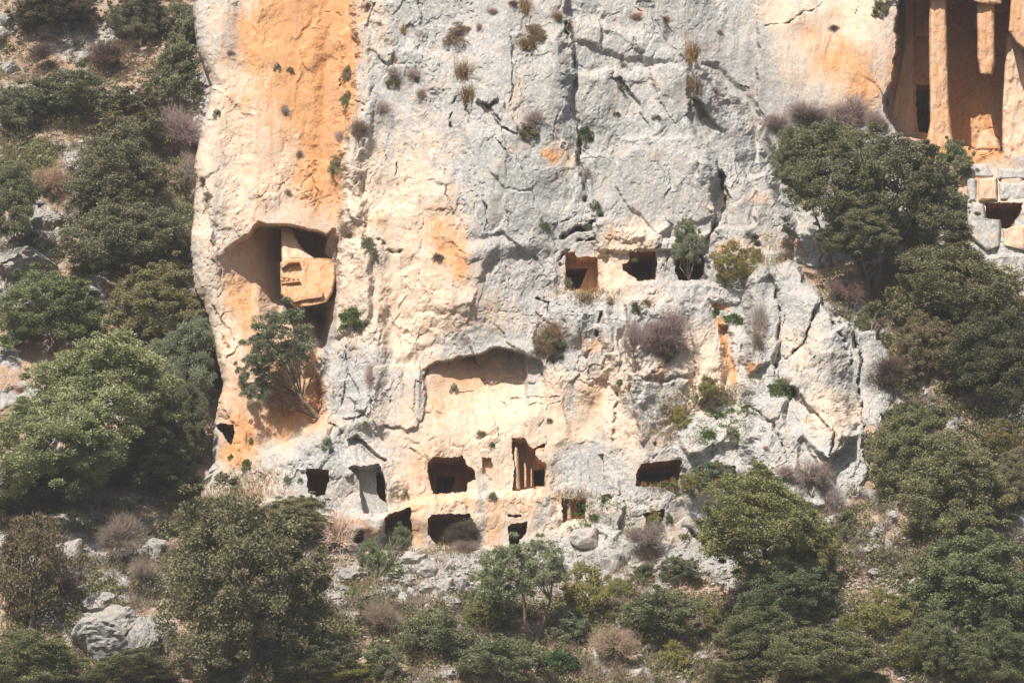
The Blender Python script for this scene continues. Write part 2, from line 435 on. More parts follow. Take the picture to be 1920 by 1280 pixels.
    # smooth farther wall of the upper right
    R.region([(1180, -100), (1215, 20), (1300, 110), (1345, 180), (1400, 250), (1440, 320), (1480, 420), (1470, 500), (1560, 620), (2100, 640), (2100, -100)], 1.9, 14)
    R.region([(1290, 125), (1345, 120), (1420, 200), (1480, 330), (1500, 420), (1470, 470), (1420, 480), (1360, 420), (1345, 320), (1300, 240)], 0.35, 8)
    R.blob(1600, 80, 90, 130, -0.7, 15); R.blob(1520, 20, 60, 30, -0.4, -20)
    R.region([(1340, 330), (1352, 318), (1368, 372), (1352, 420), (1330, 446), (1338, 400)], 0.8, 3)
    R.blob(1400, 410, 30, 60, -0.6, -20)
    R.crack([(1410, 445), (1424, 470), (1428, 488)], 5, 0.8)
    R.D += 1.5 * sstep(1230, 1500, x - 0.25 * y) * (1 - sstep(300, 520, y)) * (1 - sstep(1560, 1680, x) * .6)
    R.D += 0.9 * np.sin((x - 1072 + (y - 200) * 0.05) / 62) * np.exp(-((x - 1090) / 190) ** 2) * (1 - sstep(380, 560, y)) * 0.45
    R.D += -0.7 * np.exp(-((x - 900 + (y - 300) * .1) / 95) ** 2) * (1 - sstep(560, 650, y)) * sstep(-50, 200, y)
    # recess of the columned temple tomb, top right, and the masonry under it
    R.region([(1692, -14), (1684, 30), (1684, 84), (1672, 150), (1660, 190), (1658, 222), (1690, 256), (1735, 268), (1790, 276), (1920, 290), (2100, 300), (2100, -14)], 4.7, 3)
    R.region([(1700, 262), (1790, 276), (2100, 292), (2100, 480), (1760, 480), (1740, 330)], 0.4, 4)
    # sill under the three upper tombs and the broken ribs beneath it
    R.D += -0.85 * R.mask([(1030, 556), (1062, 546), (1125, 553), (1180, 530), (1240, 528), (1330, 530), (1400, 545), (1440, 820), (1000, 820), (1010, 610)], 6) * (1 - sstep(590, 790, y)) * sstep(1000, 1070, x)
    R.D += -1.6 * sstep(545, 800, y) * sstep(1090, 1200, x) * (1 - sstep(1500, 1560, x))
    for cx, cy, rx, ry, a in [(1075, 600, 20, 45, -0.5), (1135, 620, 16, 60, -0.5), (1110, 700, 26, 50, -0.5), (1170, 700, 22, 60, -0.5), (1200, 590, 30, 40, -0.4),
                              (1265, 570, 30, 30, -0.45), (1225, 760, 40, 60, -0.4), (1340, 700, 26, 60, -0.5), (1430, 600, 24, 80, -0.6), (1100, 820, 40, 60, 0.2)]:
        R.blob(cx, cy, rx, ry, a, random.uniform(-12, 12), 4)
    R.region([(1352, 610), (1368, 612), (1376, 700), (1362, 730), (1350, 680)], 0.6, 5)
    # the pale pyramid outcrop on the right and the dome below it
    o = R.mask(OUTCROP, 5)
    tgt = -0.5 - (y - 500) / 40 * 0.36 + 0.9 * ((x - 1530) / 130) ** 2 * (x > 1530) - 0.5 * np.exp(-((x - 1560 + (y - 700) * 0.1) / 40) ** 2)
    wgt = o * sstep(1385, 1420, x + (y - 560) * 0.0)
    R.D = R.D * (1 - wgt) + tgt * wgt
    R.region([(1272, 812), (1300, 780), (1370, 768), (1440, 752), (1500, 738), (1560, 760), (1612, 790), (1634, 880), (1600, 960), (1300, 930), (1276, 868)], -0.75, 9)
    R.region([(1385, 830), (1410, 812), (1470, 806), (1500, 820), (1500, 900), (1390, 900)], -0.35, 5)
    R.blob(1575, 800, 32, 24, -0.45, 20, 4)
    for c in ([(1456, 540), (1458, 610), (1452, 680), (1462, 700)], [(1532, 572), (1512, 628), (1486, 668), (1456, 692)], [(1610, 660), (1614, 740), (1616, 812)],
              [(1618, 800), (1616, 850), (1626, 892)], [(1558, 806), (1562, 862)], [(1400, 760), (1450, 800), (1470, 840)], [(1480, 720), (1540, 790), (1560, 820)]):
        R.crack(c, 2.4, 0.5, 0.12)
    R.crack([(1592, 818), (1600, 806), (1608, 798)], 5, 0.6)
    R.facet([(1408, 545), (1440, 512), (1462, 540), (1458, 600), (1452, 680), (1400, 700)], 1.6, -0.4, 0.0, 4)
    R.facet([(1462, 540), (1536, 566), (1514, 630), (1486, 668), (1456, 690)], -0.9, 0.6, 0.25, 3)
    R.facet([(1590, 604), (1604, 700), (1616, 812), (1540, 790), (1480, 720), (1530, 640)], 1.3, 0.3, -0.15, 4)
    R.facet([(1480, 722), (1540, 792), (1600, 815), (1560, 860), (1470, 800)], -0.5, -1.2, -0.1, 4)
    R.facet([(1272, 812), (1300, 780), (1400, 764), (1452, 800), (1390, 826), (1290, 850)], 0.0, -1.6, 0.0, 6)
    R.facet([(1300, 110), (1430, 230), (1470, 330), (1400, 330), (1350, 240), (1300, 180)], 0.5, 1.0, -0.2, 4)
    for q, gx, gy, off in (([(1180, 560), (1215, 556), (1235, 640), (1200, 700), (1170, 640)], 1.8, 0.2, -0.2), ([(1090, 585), (1118, 580), (1124, 650), (1096, 660)], 2.2, 0, -0.15),
                           ([(1128, 590), (1160, 600), (1162, 680), (1126, 690)], -1.6, 0.3, -0.1), ([(1290, 570), (1345, 580), (1350, 700), (1310, 760)], 1.4, -0.3, -0.2),
                           ([(1180, 700), (1232, 690), (1262, 790), (1200, 830)], 1.5, 0.3, -0.2), ([(1236, 700), (1290, 690), (1310, 760), (1268, 800)], -1.0, 0.8, 0.1)):
        R.facet(q, gx, gy, off, 3)
    for q, gx, gy, off in (([(700, -80), (790, -80), (800, 90), (760, 200), (700, 210)], 0.5, 0.1, 0), ([(800, -80), (960, -80), (958, 90), (870, 110), (806, 100)], -0.35, 0.15, 0.1), ([(964, 100), (1050, 60), (1064, 200), (1010, 300), (965, 240)], -0.5, 0.1, -0.1),
                           ([(870, 240), (980, 250), (1010, 330), (980, 470), (880, 440)], 0.3, 0.1, -0.15), ([(700, 230), (830, 250), (850, 420), (760, 440), (710, 380)], -0.3, 0.05, 0.1), ([(1095, 140), (1285, 128), (1290, 255), (1170, 252), (1100, 230)], 0.25, 0.2, -0.12),
                           ([(1120, 290), (1240, 270), (1330, 310), (1320, 420), (1180, 440)], -0.2, 0.3, -0.1), ([(860, 470), (1000, 440), (1030, 560), (980, 640), (880, 640)], 0.35, 0.2, -0.1), ([(730, 470), (850, 480), (870, 640), (800, 660), (740, 600)], -0.3, 0.1, 0.05),
                           ([(1040, 700), (1150, 690), (1150, 840), (1050, 830)], 0.4, -0.1, -0.05), ([(1156, 720), (1230, 800), (1270, 860), (1160, 850)], -0.3, 0.2, 0.0)):
        R.facet(q, gx * .8, gy, off * .7, 13)
    # fractures seen in the face
    for c, w, d in (([(1058, 40), (1076, 110), (1068, 190), (1086, 256), (1084, 330), (1100, 380)], 2.6, 0.55), ([(1346, 318), (1360, 372), (1342, 424), (1328, 446)], 3.2, 0.6),
                    ([(1095, 134), (1250, 123)], 1.6, 0.3), ([(962, 60), (960, 130), (958, 200)], 2.0, 0.4), ([(852, 186), (846, 240)], 2.4, 0.5), ([(876, 196), (874, 235)], 2, 0.4),
                    ([(915, 196), (930, 220), (940, 242), (975, 250)], 1.8, 0.35), ([(895, 188), (915, 200), (933, 190)], 1.6, 0.35), ([(832, 320), (838, 350), (846, 400)], 1.5, 0.25),
                    ([(902, 378), (910, 400), (912, 420)], 2.2, 0.45), ([(1052, 446), (1080, 432), (1108, 424), (1130, 398)], 5.0, 0.85), ([(1034, 418), (1076, 408)], 2.2, 0.4),
                    ([(1052, 500), (1062, 470), (1084, 452), (1112, 448)], 3.2, 0.6), ([(1010, 560), (1026, 566), (1022, 600)], 2.4, 0.5), ([(1122, 586), (1120, 650)], 2.6, 0.6),
                    ([(1166, 600), (1162, 660), (1156, 740), (1150, 830)], 2.2, 0.45), ([(706, 448), (726, 466), (748, 474)], 3.6, 0.5), ([(702, 470), (714, 496)], 2.5, 0.4),
                    ([(746, 300), (742, 360)], 1.6, 0.3), ([(700, 10), (692, 50)], 2.4, 0.4), ([(665, 60), (672, 120), (660, 200)], 3.5, 0.6), ([(1440, 50), (1490, 34), (1530, 10), (1556, -10)], 1.8, 0.4),
                    ([(1386, 158), (1410, 182), (1432, 216)], 1.5, 0.3), ([(1600, 40), (1612, 0)], 1.4, 0.3), ([(1190, 8), (1240, 60), (1292, 128)], 2.0, 0.35),
                    ([(388, 560), (410, 590), (440, 640)], 2.0, 0.3), ([(400, 612), (430, 650)], 1.8, 0.3), ([(395, 486), (412, 500), (420, 530)], 2.0, 0.3), ([(398, 445), (414, 470)], 2.4, 0.4),
                    ([(800, 690), (796, 712)], 2.2, 0.3), ([(792, 778), (820, 772), (840, 776)], 1.4, 0.25), ([(855, 735), (890, 733)], 1.2, 0.2), ([(960, 746), (1060, 742)], 1.4, 0.28),
                    ([(962, 762), (1054, 758)], 1.2, 0.22), ([(905, 712), (960, 770), (990, 800)], 1.3, 0.22), ([(765, 760), (790, 800)], 1.2, 0.2), ([(766, 840), (802, 866)], 1.4, 0.25),
                    ([(690, 740), (722, 800)], 1.6, 0.3), ([(1090, 980), (1133, 1008), (1130, 1040), (1118, 1060)], 2.4, 0.45), ([(1165, 1046), (1142, 1084), (1136, 1128)], 3.0, 0.6),
                    ([(1075, 1030), (1080, 1010), (1076, 990)], 2, 0.35), ([(1284, 986), (1320, 1018), (1356, 1050), (1390, 1080)], 5, 0.9), ([(1228, 828), (1232, 850), (1222, 862)], 2, 0.35),
                    ([(1380, 520), (1394, 600), (1384, 700)], 2.0, 0.3), ([(1018, 700), (1026, 760), (1012, 800)], 1.6, 0.25), ([(640, 640), (652, 700), (646, 760)], 1.8, 0.3),
                    ([(1560, 600), (1585, 640), (1592, 680)], 3.2, 0.55), ([(1250, 500), (1256, 440)], 1.6, 0.25), ([(1115, 470), (1140, 540)], 1.6, 0.25), ([(1220, 470), (1240, 452), (1270, 450)], 1.8, 0.3)):
        R.crack(c, w, d)
    for _ in range(60):         # short oblique splits
        zx, zy, zw, zh = random.choice([(690, 0, 380, 330), (1080, 140, 300, 300), (900, 400, 200, 260), (1000, 560, 480, 300), (1290, 520, 370, 380), (560, 800, 700, 240), (380, 0, 280, 420), (620, 620, 130, 180)])
        px = zx + random.random() * zw; py = zy + random.random() * zh; a = random.choice([0.9, 1.2, 1.5, 1.7, 2.3, 0.2]) + random.gauss(0, 0.15); L = random.uniform(12, 50)
        pts = [(px, py), (px + math.cos(a) * L * 0.5 + random.uniform(-3, 3), py + math.sin(a) * L * 0.5), (px + math.cos(a + 0.2) * L, py + math.sin(a + 0.2) * L)]
        R.crack(pts, random.uniform(1.0, 2.0), random.uniform(0.06, 0.18), random.uniform(-0.08, 0.08))
    # roughness: smoother on the flowstone walls and on cut faces
    sm = blobmask(X, Y, [(530, 150, 110, 300, 0, 0.55), (1450, 120, 190, 190, 0, 0.85), (1600, 60, 100, 150, 0, 0.3), (860, 840, 200, 110, 0, 0.35), (470, 560, 60, 110, 0, 0.55), (1000, 300, 110, 120, 0, 0.25), (520, 760, 90, 90, 0, 0.6),
                         (910, 730, 100, 60, 0, 0.4), (560, 460, 60, 60, 0, 0.5)])
    rg = 1 - np.clip(sm, 0, 0.85)
    rg = rg * (0.75 + 0.7 * sstep(-0.2, 0.4, fbm(X / 160, Y / 160, 3, 40)))
    rg += blobmask(X, Y, [(1080, 440, 70, 50, 0, 0.8), (680, 480, 40, 240, 0, 0.4), (1180, 640, 170, 90, 0, 0.5), (1450, 880, 150, 70, 0, 0.3), (380, 450, 30, 200, 0, 0.3)])
    R.D += 0.42 * fbm(X / 190, Y / 260, 4, 50) + 0.13 * rg * fbm(X / 60, Y / 100, 3, 60)
    D = R.D
    wx = X + 9 * gnoise(X / 30, Y / 30, 70) + 3 * gnoise(X / 9, Y / 9, 73); wy = Y + 9 * gnoise(X / 30, Y / 30, 76) + 3 * gnoise(X / 9, Y / 9, 79)
    for k, (th, sx, sy, amp, tilt, blk) in enumerate([(0.15, 120, 230, 0.14, 0.42, 1), (-0.55, 60, 120, 0.13, 0.24, 2), (0.35, 22, 44, 0.035, 0.08, 3), (-0.2, 9, 15, 0.010, 0.025, 4)]):
        c, s = math.cos(th), math.sin(th)
        f1, f2, r1, r2, r3, ox, oy = worley((wx * c + wy * s) / sx, (-wx * s + wy * c) / sy, blk * 5 + 1)
        e = f2 - f1
        w = sstep(0.0, 0.10, e)
        loc = amp * (r1 - 0.5) * 1.6 + tilt * ((r2 - 0.5) * ox * 1.6 + (r3 - 0.5) * oy * 2)
        on = sstep(-0.25, 0.15, fbm(X / 120, Y / 120, 2, 90 + k * 7))
        D += rg * on * loc * (0.35 + 0.65 * w)
        D += rg * on * amp * 0.25 * (1 - sstep(0, 0.03, e)) * sstep(-0.05, 0.3, gnoise(X / 50, Y / 50, 110 + k))
    D += -0.022 * rg * ridged(X / 26, Y / 50, 4, 120) + 0.022 * rg * fbm(X / 7, Y / 10, 3, 130)
    D += 0.06 * (1.2 - rg) * fbm((X + 12 * gnoise(X / 60, Y / 60, 143)) / 15, Y / 110, 4, 140) * (0.4 + sstep(-.2, .3, gnoise(X / 70, Y / 90, 146)))                       # flutes of the flowstone
    pit = sstep(0.30, 0.55, gnoise(X / 6.5, Y / 8, 150)) * sstep(0.0, 0.3, gnoise(X / 60, Y / 60, 153))
    D += 0.05 * pit * rg
    # left arris: the face turns back into the gully
    xe = np.interp(Y, LEFT_EDGE_Y, LEFT_EDGE_X) + 9 * fbm(Y / 55, X / 60, 4, 160)
    d = xe - X
    D += np.where(d > 0, d * 5.0, 0.0) + 0.9 * np.exp(-np.clip(-d, 0, 400) / 10.0) * (d <= 0) + 0.9 * (d > 0)
    return D
CD = cliff_relief(CX, CY)

def hill_relief(X, Y):
    xw = X + 14 * gnoise(X / 70, Y / 70, 201); yw = Y + 14 * gnoise(X / 70, Y / 70, 204)
    l = np.interp(yw, [-200, -80, 300, 640, 860, 960, 1030, 1150, 1280, 1450], [27, 23, 13, 6.3, 2.2, 0.4, -2.2, -6.2, -10.5, -16])
    r = np.interp(yw, [-200, 300, 445, 505, 640, 780, 900, 1030, 1150, 1280, 1450], [22, 15.0, 8.0, 3.6, 0.4, -2.2, -4.2, -6.8, -9.6, -12.5, -17])
    w = sstep(1330, 1500, xw)
    D = l * (1 - w) + r * w
    D += 0.9 * fbm(X / 200, Y / 120, 3, 210) + 0.30 * fbm(X / 60, Y / 40, 3, 215)
    wx = X + 8 * gnoise(X / 25, Y / 25, 220); wy = Y + 8 * gnoise(X / 25, Y / 25, 223)
    rock = sstep(-0.1, 0.25, fbm(X / 110, Y / 90, 3, 230))
    rock = np.clip(rock + blobmask(X, Y, [(100, 1010, 110, 80, 35, 0.9), (250, 1080, 70, 60, 0, 0.8), (60, 440, 60, 50, 0, 0.9), (820, 1080, 180, 60, 0, 0.9), (1100, 1060, 120, 70, 0, 0.9), (1310, 1040, 90, 50, 0, 0.8), (70, 190, 70, 30, 0, .5), (1590, 1010, 40, 70, 0, 0.4)]), 0, 1)
    for (sx, sy, amp, blk) in ((48, 34, 0.50, 31), (20, 15, 0.22, 33), (8, 7, 0.07, 35)):
        f1, f2, r1, r2, r3, ox, oy = worley(wx / sx, wy / sy, blk)
        dome = np.clip(1 - f1 * 1.25, 0, 1)
        D += -amp * (0.25 + rock * 0.9) * (dome * (0.4 + r1) + 0.4 * (r2 - 0.5) * sstep(0, .12, f2 - f1))
    D += 0.05 * fbm(X / 6, Y / 6, 3, 240)
    D += 5.5 * sstep(540, 590, X) * (1 - sstep(1270, 1420, X)) * (1 - sstep(1012, 1036, Y + 8 * gnoise(X / 40, Y / 40, 245)))
    D += -1.1 * blobmask(X, Y, [(105, 1010, 90, 60, 35, 1.0), (240, 1090, 60, 60, 0, 0.8), (20, 185, 50, 20, 0, .6)])
    return D, rock
HSTEP = 3.2
hx_ = np.arange(-260, 2190, HSTEP); hy_ = np.arange(-170, 1440, HSTEP)
HX, HY = np.meshgrid(hx_, hy_)
HD, HROCK = hill_relief(HX, HY)

def bilin(G, x0, y0, st, px, py):
    fx = np.clip((np.asarray(px, float) - x0) / st, 0, G.shape[1] - 1.001); fy = np.clip((np.asarray(py, float) - y0) / st, 0, G.shape[0] - 1.001)
    ix = fx.astype(int); iy = fy.astype(int); fx = fx - ix; fy = fy - iy
    return (G[iy, ix] * (1 - fx) + G[iy, ix + 1] * fx) * (1 - fy) + (G[iy + 1, ix] * (1 - fx) + G[iy + 1, ix + 1] * fx) * fy
def cliff_at(px, py): return bilin(CD, cx_[0], cy_[0], CSTEP, px, py)
def hill_at(px, py): return bilin(HD, hx_[0], hy_[0], HSTEP, px, py)
def surf(px, py):
    h = float(hill_at(px, py))
    if px < 325: return h
    return min(h, float(cliff_at(px, py)))
def surf_avg(px, py, r=6):
    return float(np.median([surf(px + i * r, py + j * r) for i in (-1, 0, 1) for j in (-1, 0, 1)]))

# stains of the cliff (colour that belongs to the rock)
def cliff_stain(X, Y):
    x = X + 14 * gnoise(X / 40, Y / 70, 301) + 5 * gnoise(X / 12, Y / 20, 303); y = Y + 22 * gnoise(X / 40, Y / 70, 305)
    o = 0.10 + blobmask(x, y, [(520, 300, 120, 260, 0, .22), (900, 800, 200, 90, 0, .14), (800, 500, 110, 160, 0, .18), (1180, 500, 70, 60, -20, .2), (1580, 110, 100, 90, 20, .2), (480, 640, 80, 160, 0, .2), (600, 20, 80, 130, 0, .95), (618, 140, 46, 170, 0, .95), (530, 90, 120, 170, 0, .38), (560, 150, 60, 130, 0, .45), (610, 300, 30, 130, 0, .65), (500, 60, 60, 60, 0, .3), (470, 90, 24, 60, 0, .25),
                        (575, 350, 30, 60, 0, .4), (640, 380, 16, 50, 0, .4), (840, 450, 40, 44, 30, .6), (810, 410, 20, 30, 20, .5), (860, 500, 30, 30, 0, .5), (850, 370, 10, 40, 0, .35),
                        (1036, 290, 14, 20, 0, 1.1), (440, 560, 24, 50, 0, .55), (470, 590, 14, 90, 0, .5), (520, 640, 60, 60, 0, .3), (560, 730, 60, 60, 0, .6), (520, 800, 90, 36, 0, .55),
                        (590, 700, 16, 90, 0, .5), (445, 790, 26, 90, 0, .55), (450, 850, 40, 26, 0, .8), (570, 500, 60, 60, 0, .4), (900, 700, 90, 30, 0, .45), (830, 740, 60, 40, 0, .3),
                        (800, 880, 50, 60, 0, .35), (850, 945, 100, 20, 0, .4), (990, 935, 60, 20, 0, .35), (780, 985, 24, 40, 0, .35), (930, 985, 24, 50, 0, .45), (780, 1010, 60, 20, 0, .2),
                        (680, 988, 60, 14, 0, .6), (1360, 640, 8, 34, -3, 1.3), (1370, 700, 8, 34, -3, 1.0), (1350, 575, 20, 8, 10, 1.0), (1410, 695, 16, 12, 0, .8), (1110, 650, 16, 16, 0, .5), (1112, 740, 20, 40, 0, .3),
                        (1230, 690, 30, 20, 0, .5), (1145, 430, 8, 24, -20, .6), (1600, 130, 60, 50, 20, .45), (1530, 90, 50, 40, 20, .35), (1620, 170, 30, 40, 0, .4), (1750, 130, 80, 200, 0, .9), (1860, 130, 90, 200, 0, .9),
                        (1820, 290, 60, 14, 0, .9), (1830, 350, 30, 24, 0, .45), (1205, 20, 10, 14, 0, .5), (1380, 380, 16, 16, 0, .3), (1365, 465, 20, 12, 0, .7), (1480, 455, 24, 14, 0, .5), (1420, 370, 20, 20, 0, .4), (470, 950, 60, 30, 0, .3),
                        (1140, 1110, 6, 18, 0, .8), (960, 620, 20, 30, 0, .1), (730, 90, 12, 24, 0, .3), (700, 410, 14, 16, 0, .4)])
    c = 0.23 + blobmask(x, y, [(500, 100, 130, 220, 0, .6), (480, 300, 110, 130, 0, .42), (600, 200, 80, 240, 0, .5), (780, 420, 90, 200, 0, .5), (760, 600, 60, 90, 0, .55), (470, 620, 90, 200, 0, .7), (560, 760, 90, 90, 0, .6),
                               (860, 560, 90, 60, 0, .35), (900, 800, 180, 110, 0, .75), (900, 940, 220, 70, 0, .8), (1080, 760, 90, 70, 0, .45), (960, 600, 60, 30, 0, .25), (1170, 470, 70, 60, -30, .55), (1110, 520, 70, 40, 0, .45),
                               (1200, 830, 60, 60, 0, .35), (1570, 80, 110, 120, 20, .65), (1450, 20, 50, 40, 0, .4), (1220, 560, 60, 20, 0, .3), (1400, 470, 50, 30, 0, .45), (1330, 720, 60, 60, 0, .5), (1560, 770, 60, 50, 20, .5), (1500, 660, 50, 60, 0, .3),
                               (660, 560, 40, 150, 0, .5), (690, 380, 36, 90, 0, .35), (1240, 990, 60, 40, 0, .35), (460, 920, 90, 40, 0, .4), (1060, 290, 40, 50, 0, .3), (970, 190, 16, 60, 0, .3), (720, 40, 24, 60, 0, .35), (1840, 360, 90, 60, 0, .5), (640, 900, 60, 40, 0, .2), (375, 420, 24, 160, 0, .35), (1150, 690, 60, 60, 0, .3), (1300, 650, 70, 50, 0, .4), (1100, 60, 60, 30, 0, .15)])
    c -= blobmask(x, y, [(444, 80, 26, 60, 0, .6), (640, 720, 50, 60, 0, .5), (600, 880, 60, 60, 0, .4), (1090, 890, 60, 50, 0, .5), (690, 930, 30, 40, 0, .5), (905, 960, 20, 40, 0, .6), (786, 750, 10, 40, 0, 1), (1000, 730, 16, 60, 0, .5), (1075, 760, 16, 50, 0, .5), (930, 330, 90, 60, 0, .3), (1020, 950, 20, 30, 0, .6), (905, 900, 18, 40, 0, .6)])
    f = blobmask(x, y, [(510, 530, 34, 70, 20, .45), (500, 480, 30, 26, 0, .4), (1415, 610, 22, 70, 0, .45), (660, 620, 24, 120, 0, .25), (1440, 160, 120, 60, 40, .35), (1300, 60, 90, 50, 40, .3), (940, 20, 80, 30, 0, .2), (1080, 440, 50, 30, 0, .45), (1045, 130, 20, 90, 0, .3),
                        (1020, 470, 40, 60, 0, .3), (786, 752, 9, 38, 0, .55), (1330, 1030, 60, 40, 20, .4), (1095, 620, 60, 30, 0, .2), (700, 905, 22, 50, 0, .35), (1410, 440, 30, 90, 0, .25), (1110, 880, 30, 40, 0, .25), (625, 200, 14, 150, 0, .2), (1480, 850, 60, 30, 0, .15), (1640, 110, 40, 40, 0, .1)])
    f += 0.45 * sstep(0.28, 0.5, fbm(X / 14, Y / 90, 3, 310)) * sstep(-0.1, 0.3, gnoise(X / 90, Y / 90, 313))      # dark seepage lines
    return np.clip(o, 0, 1.2), np.clip(c, 0, 1), np.clip(f, 0, 1)

# ---------------------------------------------------------------- tomb openings cut out of the cliff
def rough_poly(poly, step=4.0, jit=0.9, seed=0):
    r = random.Random(seed); out = []
    n = len(poly)
    for i in range(n):
        a, b = poly[i], poly[(i + 1) % n]; L = math.hypot(b[0] - a[0], b[1] - a[1]); k = max(1, int(L / step))
        for j in range(k):
            t = j / k; q = jit if j else jit * 0.4
            out.append((a[0] + (b[0] - a[0]) * t + r.uniform(-q, q), a[1] + (b[1] - a[1]) * t + r.uniform(-q, q)))
    return out
TOMBS = [
 # key, outline, depth, door outline or None, material, shrink
 dict(k='gully', inner=1, poly=[(404, 797), (412, 792), (438, 795), (440, 812), (434, 836), (424, 824), (412, 806)], d=1.9, m='o', label='small black cave hole at the foot of the orange wall beside the trees', cat='cave', name='cave_mouth'),
 dict(k='dome', inner=1, poly=[(573, 879), (596, 877), (616, 881), (618, 900), (613, 914), (609, 927), (594, 931), (578, 922)], d=2.8, m='o', label='rock-cut tomb opening farthest left on the grey dome, rough brown side wall'),
 dict(k='gable', poly=[(651, 876), (662, 871), (686, 873), (711, 868), (718, 884), (725, 905), (726, 942), (727, 960), (700, 962), (681, 962), (674, 925), (672, 900), (662, 888)], d=1.0, m='g', door=[(705, 884), (719, 886), (724, 942), (712, 934), (706, 920)], label='grey rock-cut tomb under the carved gable line, tall black doorway on its right'),
 dict(k='big', inner=1, poly=[(802, 866), (811, 857), (842, 857), (868, 854), (875, 869), (889, 880), (893, 897), (876, 907), (875, 921), (845, 924), (812, 926), (806, 905), (800, 885)], d=2.2, m='o', door=[(818, 890), (840, 893), (854, 892), (848, 915), (838, 925), (820, 925)], label='wide square-cut tomb chamber above the orange sill, broken inner doorway'),
 dict(k='niche', poly=[(903, 857), (922, 858), (924, 870), (922, 886), (904, 888)], d=0.34, m='o', label='small shallow square niche between the wide chamber and the tall tomb', cat='niche', name='wall_niche'),
 dict(k='tall', poly=[(959, 822), (985, 820), (992, 834), (1000, 840), (1020, 829), (1023, 840), (1004, 846), (1004, 852), (1014, 862), (1024, 869), (1022, 913), (990, 916), (960, 921), (964, 880), (960, 850)], d=1.35, m='t', door=[(1000, 881), (1022, 878), (1020, 911), (1001, 912)], label='tall orange tomb facade with jagged roof and small black doorway low on its right'),
 dict(k='low', inner=1, poly=[(1191, 911), (1195, 880), (1203, 869), (1240, 864), (1279, 861), (1276, 885), (1270, 914), (1230, 912)], d=2.2, m='o', door=[(1200, 887), (1268, 885), (1266, 908), (1200, 906)], label='wide low tomb with grassy floor beside the pale dome of rock'),
 dict(k='posts', poly=[(1052, 933), (1072, 934), (1099, 933), (1099, 952), (1097, 972), (1076, 972), (1055, 979)], d=0.9, m='t', door=[(1077, 938), (1094, 938), (1094, 966), (1084, 966)], label='small squarish tomb with a pale inner post, right of the grey hanging slab'),
 dict(k='lowleft', inner=1, poly=[(722, 970), (730, 962), (748, 957), (772, 949), (770, 968), (772, 990), (772, 1012), (740, 1014), (721, 1000)], d=2.2, m='o', label='lower-row tomb mouth half hidden by a green bush'),
 dict(k='lowmid', inner=1, poly=[(802, 972), (808, 965), (850, 962), (882, 962), (884, 975), (872, 1000), (856, 1020), (818, 1024), (801, 998)], d=2.4, m='o', label='largest lower-row tomb mouth with a dark leaning shrub in front'),
 dict(k='lowright', inner=1, poly=[(951, 986), (962, 980), (990, 977), (988, 995), (978, 1010), (970, 1022), (954, 1027), (953, 1002)], d=2.2, m='o', label='lower-row tomb mouth above the crown of the forked olive tree'),
 dict(k='hid', inner=1, poly=[(640, 996), (660, 994), (683, 995), (682, 1010), (676, 1019), (650, 1020), (640, 1010)], d=2.0, m='o', label='low black tomb mouth behind the leafless brown shrub'),
 dict(k='weed', inner=1, poly=[(1202, 962), (1224, 958), (1247, 953), (1246, 966), (1240, 978), (1244, 996), (1212, 999), (1211, 974)], d=1.8, m='g', label='ragged tomb mouth filled by a yellow-green bush'),
 dict(k='upleft', poly=[(1059, 473), (1078, 472), (1081, 481), (1119, 481), (1121, 492), (1122, 520), (1122, 549), (1082, 547), (1062, 542), (1060, 510)], d=1.3, m='t', door=[(1060, 504), (1102, 503), (1094, 524), (1086, 542), (1060, 540)], label='upper tomb with bright orange right wall, first of the three on the ledge'),
 dict(k='upmid', inner=1, poly=[(1180, 472), (1229, 471), (1232, 487), (1229, 525), (1194, 526), (1182, 515), (1168, 507), (1167, 496), (1178, 490)], d=2.0, m='o', door=[(1184, 488), (1222, 486), (1222, 520), (1186, 520)], label='square upper tomb in the middle of the ledge row, open and empty'),
 dict(k='upright', inner=1, poly=[(1268, 488), (1290, 474), (1316, 473), (1322, 488), (1320, 512), (1312, 524), (1273, 526), (1266, 510)], d=2.4, m='g', label='upper tomb mouth screened by a grey-green olive bush'),
 dict(k='masonry', inner=1, poly=[(1847, 380), (1880, 379), (1919, 380), (1913, 400), (1896, 428), (1878, 430), (1876, 413), (1850, 414)], d=2.2, m='o', label='black square hole in the blocky rock below the columned tomb'),
 dict(k='dark', inner=1, poly=[(1326, 873), (1352, 871), (1379, 873), (1380, 905), (1330, 905)], d=1.6, m='g', label='dark square tomb mouth behind the grey-green bush at the dome foot'),
 dict(k='panel', poly=[(1103, 852), (1132, 850), (1133, 872), (1134, 904), (1105, 905), (1102, 880)], d=0.22, m='g', label='shallow grey panel cut in the face right of the tall tomb', cat='niche', name='wall_niche'),
 dict(k='slot', poly=[(951, 963), (978, 964), (978, 970), (953, 969)], d=0.5, m='o', label='narrow dark slot just above the lower tomb near the forked olive', cat='niche', name='wall_niche'),
 dict(k='templedoor', inner=1, poly=[(1717, 158), (1745, 161), (1745, 242), (1740, 250), (1722, 248), (1718, 200)], d=3.0, m='o', label='black doorway', name='doorway'),
]
for t in TOMBS: t['rp'] = rough_poly(t['poly'], 3.6, 1.5, hash_ := sum(map(ord, t['k'])))
keep = np.ones((CX.shape[0] - 1, CX.shape[1] - 1), bool)
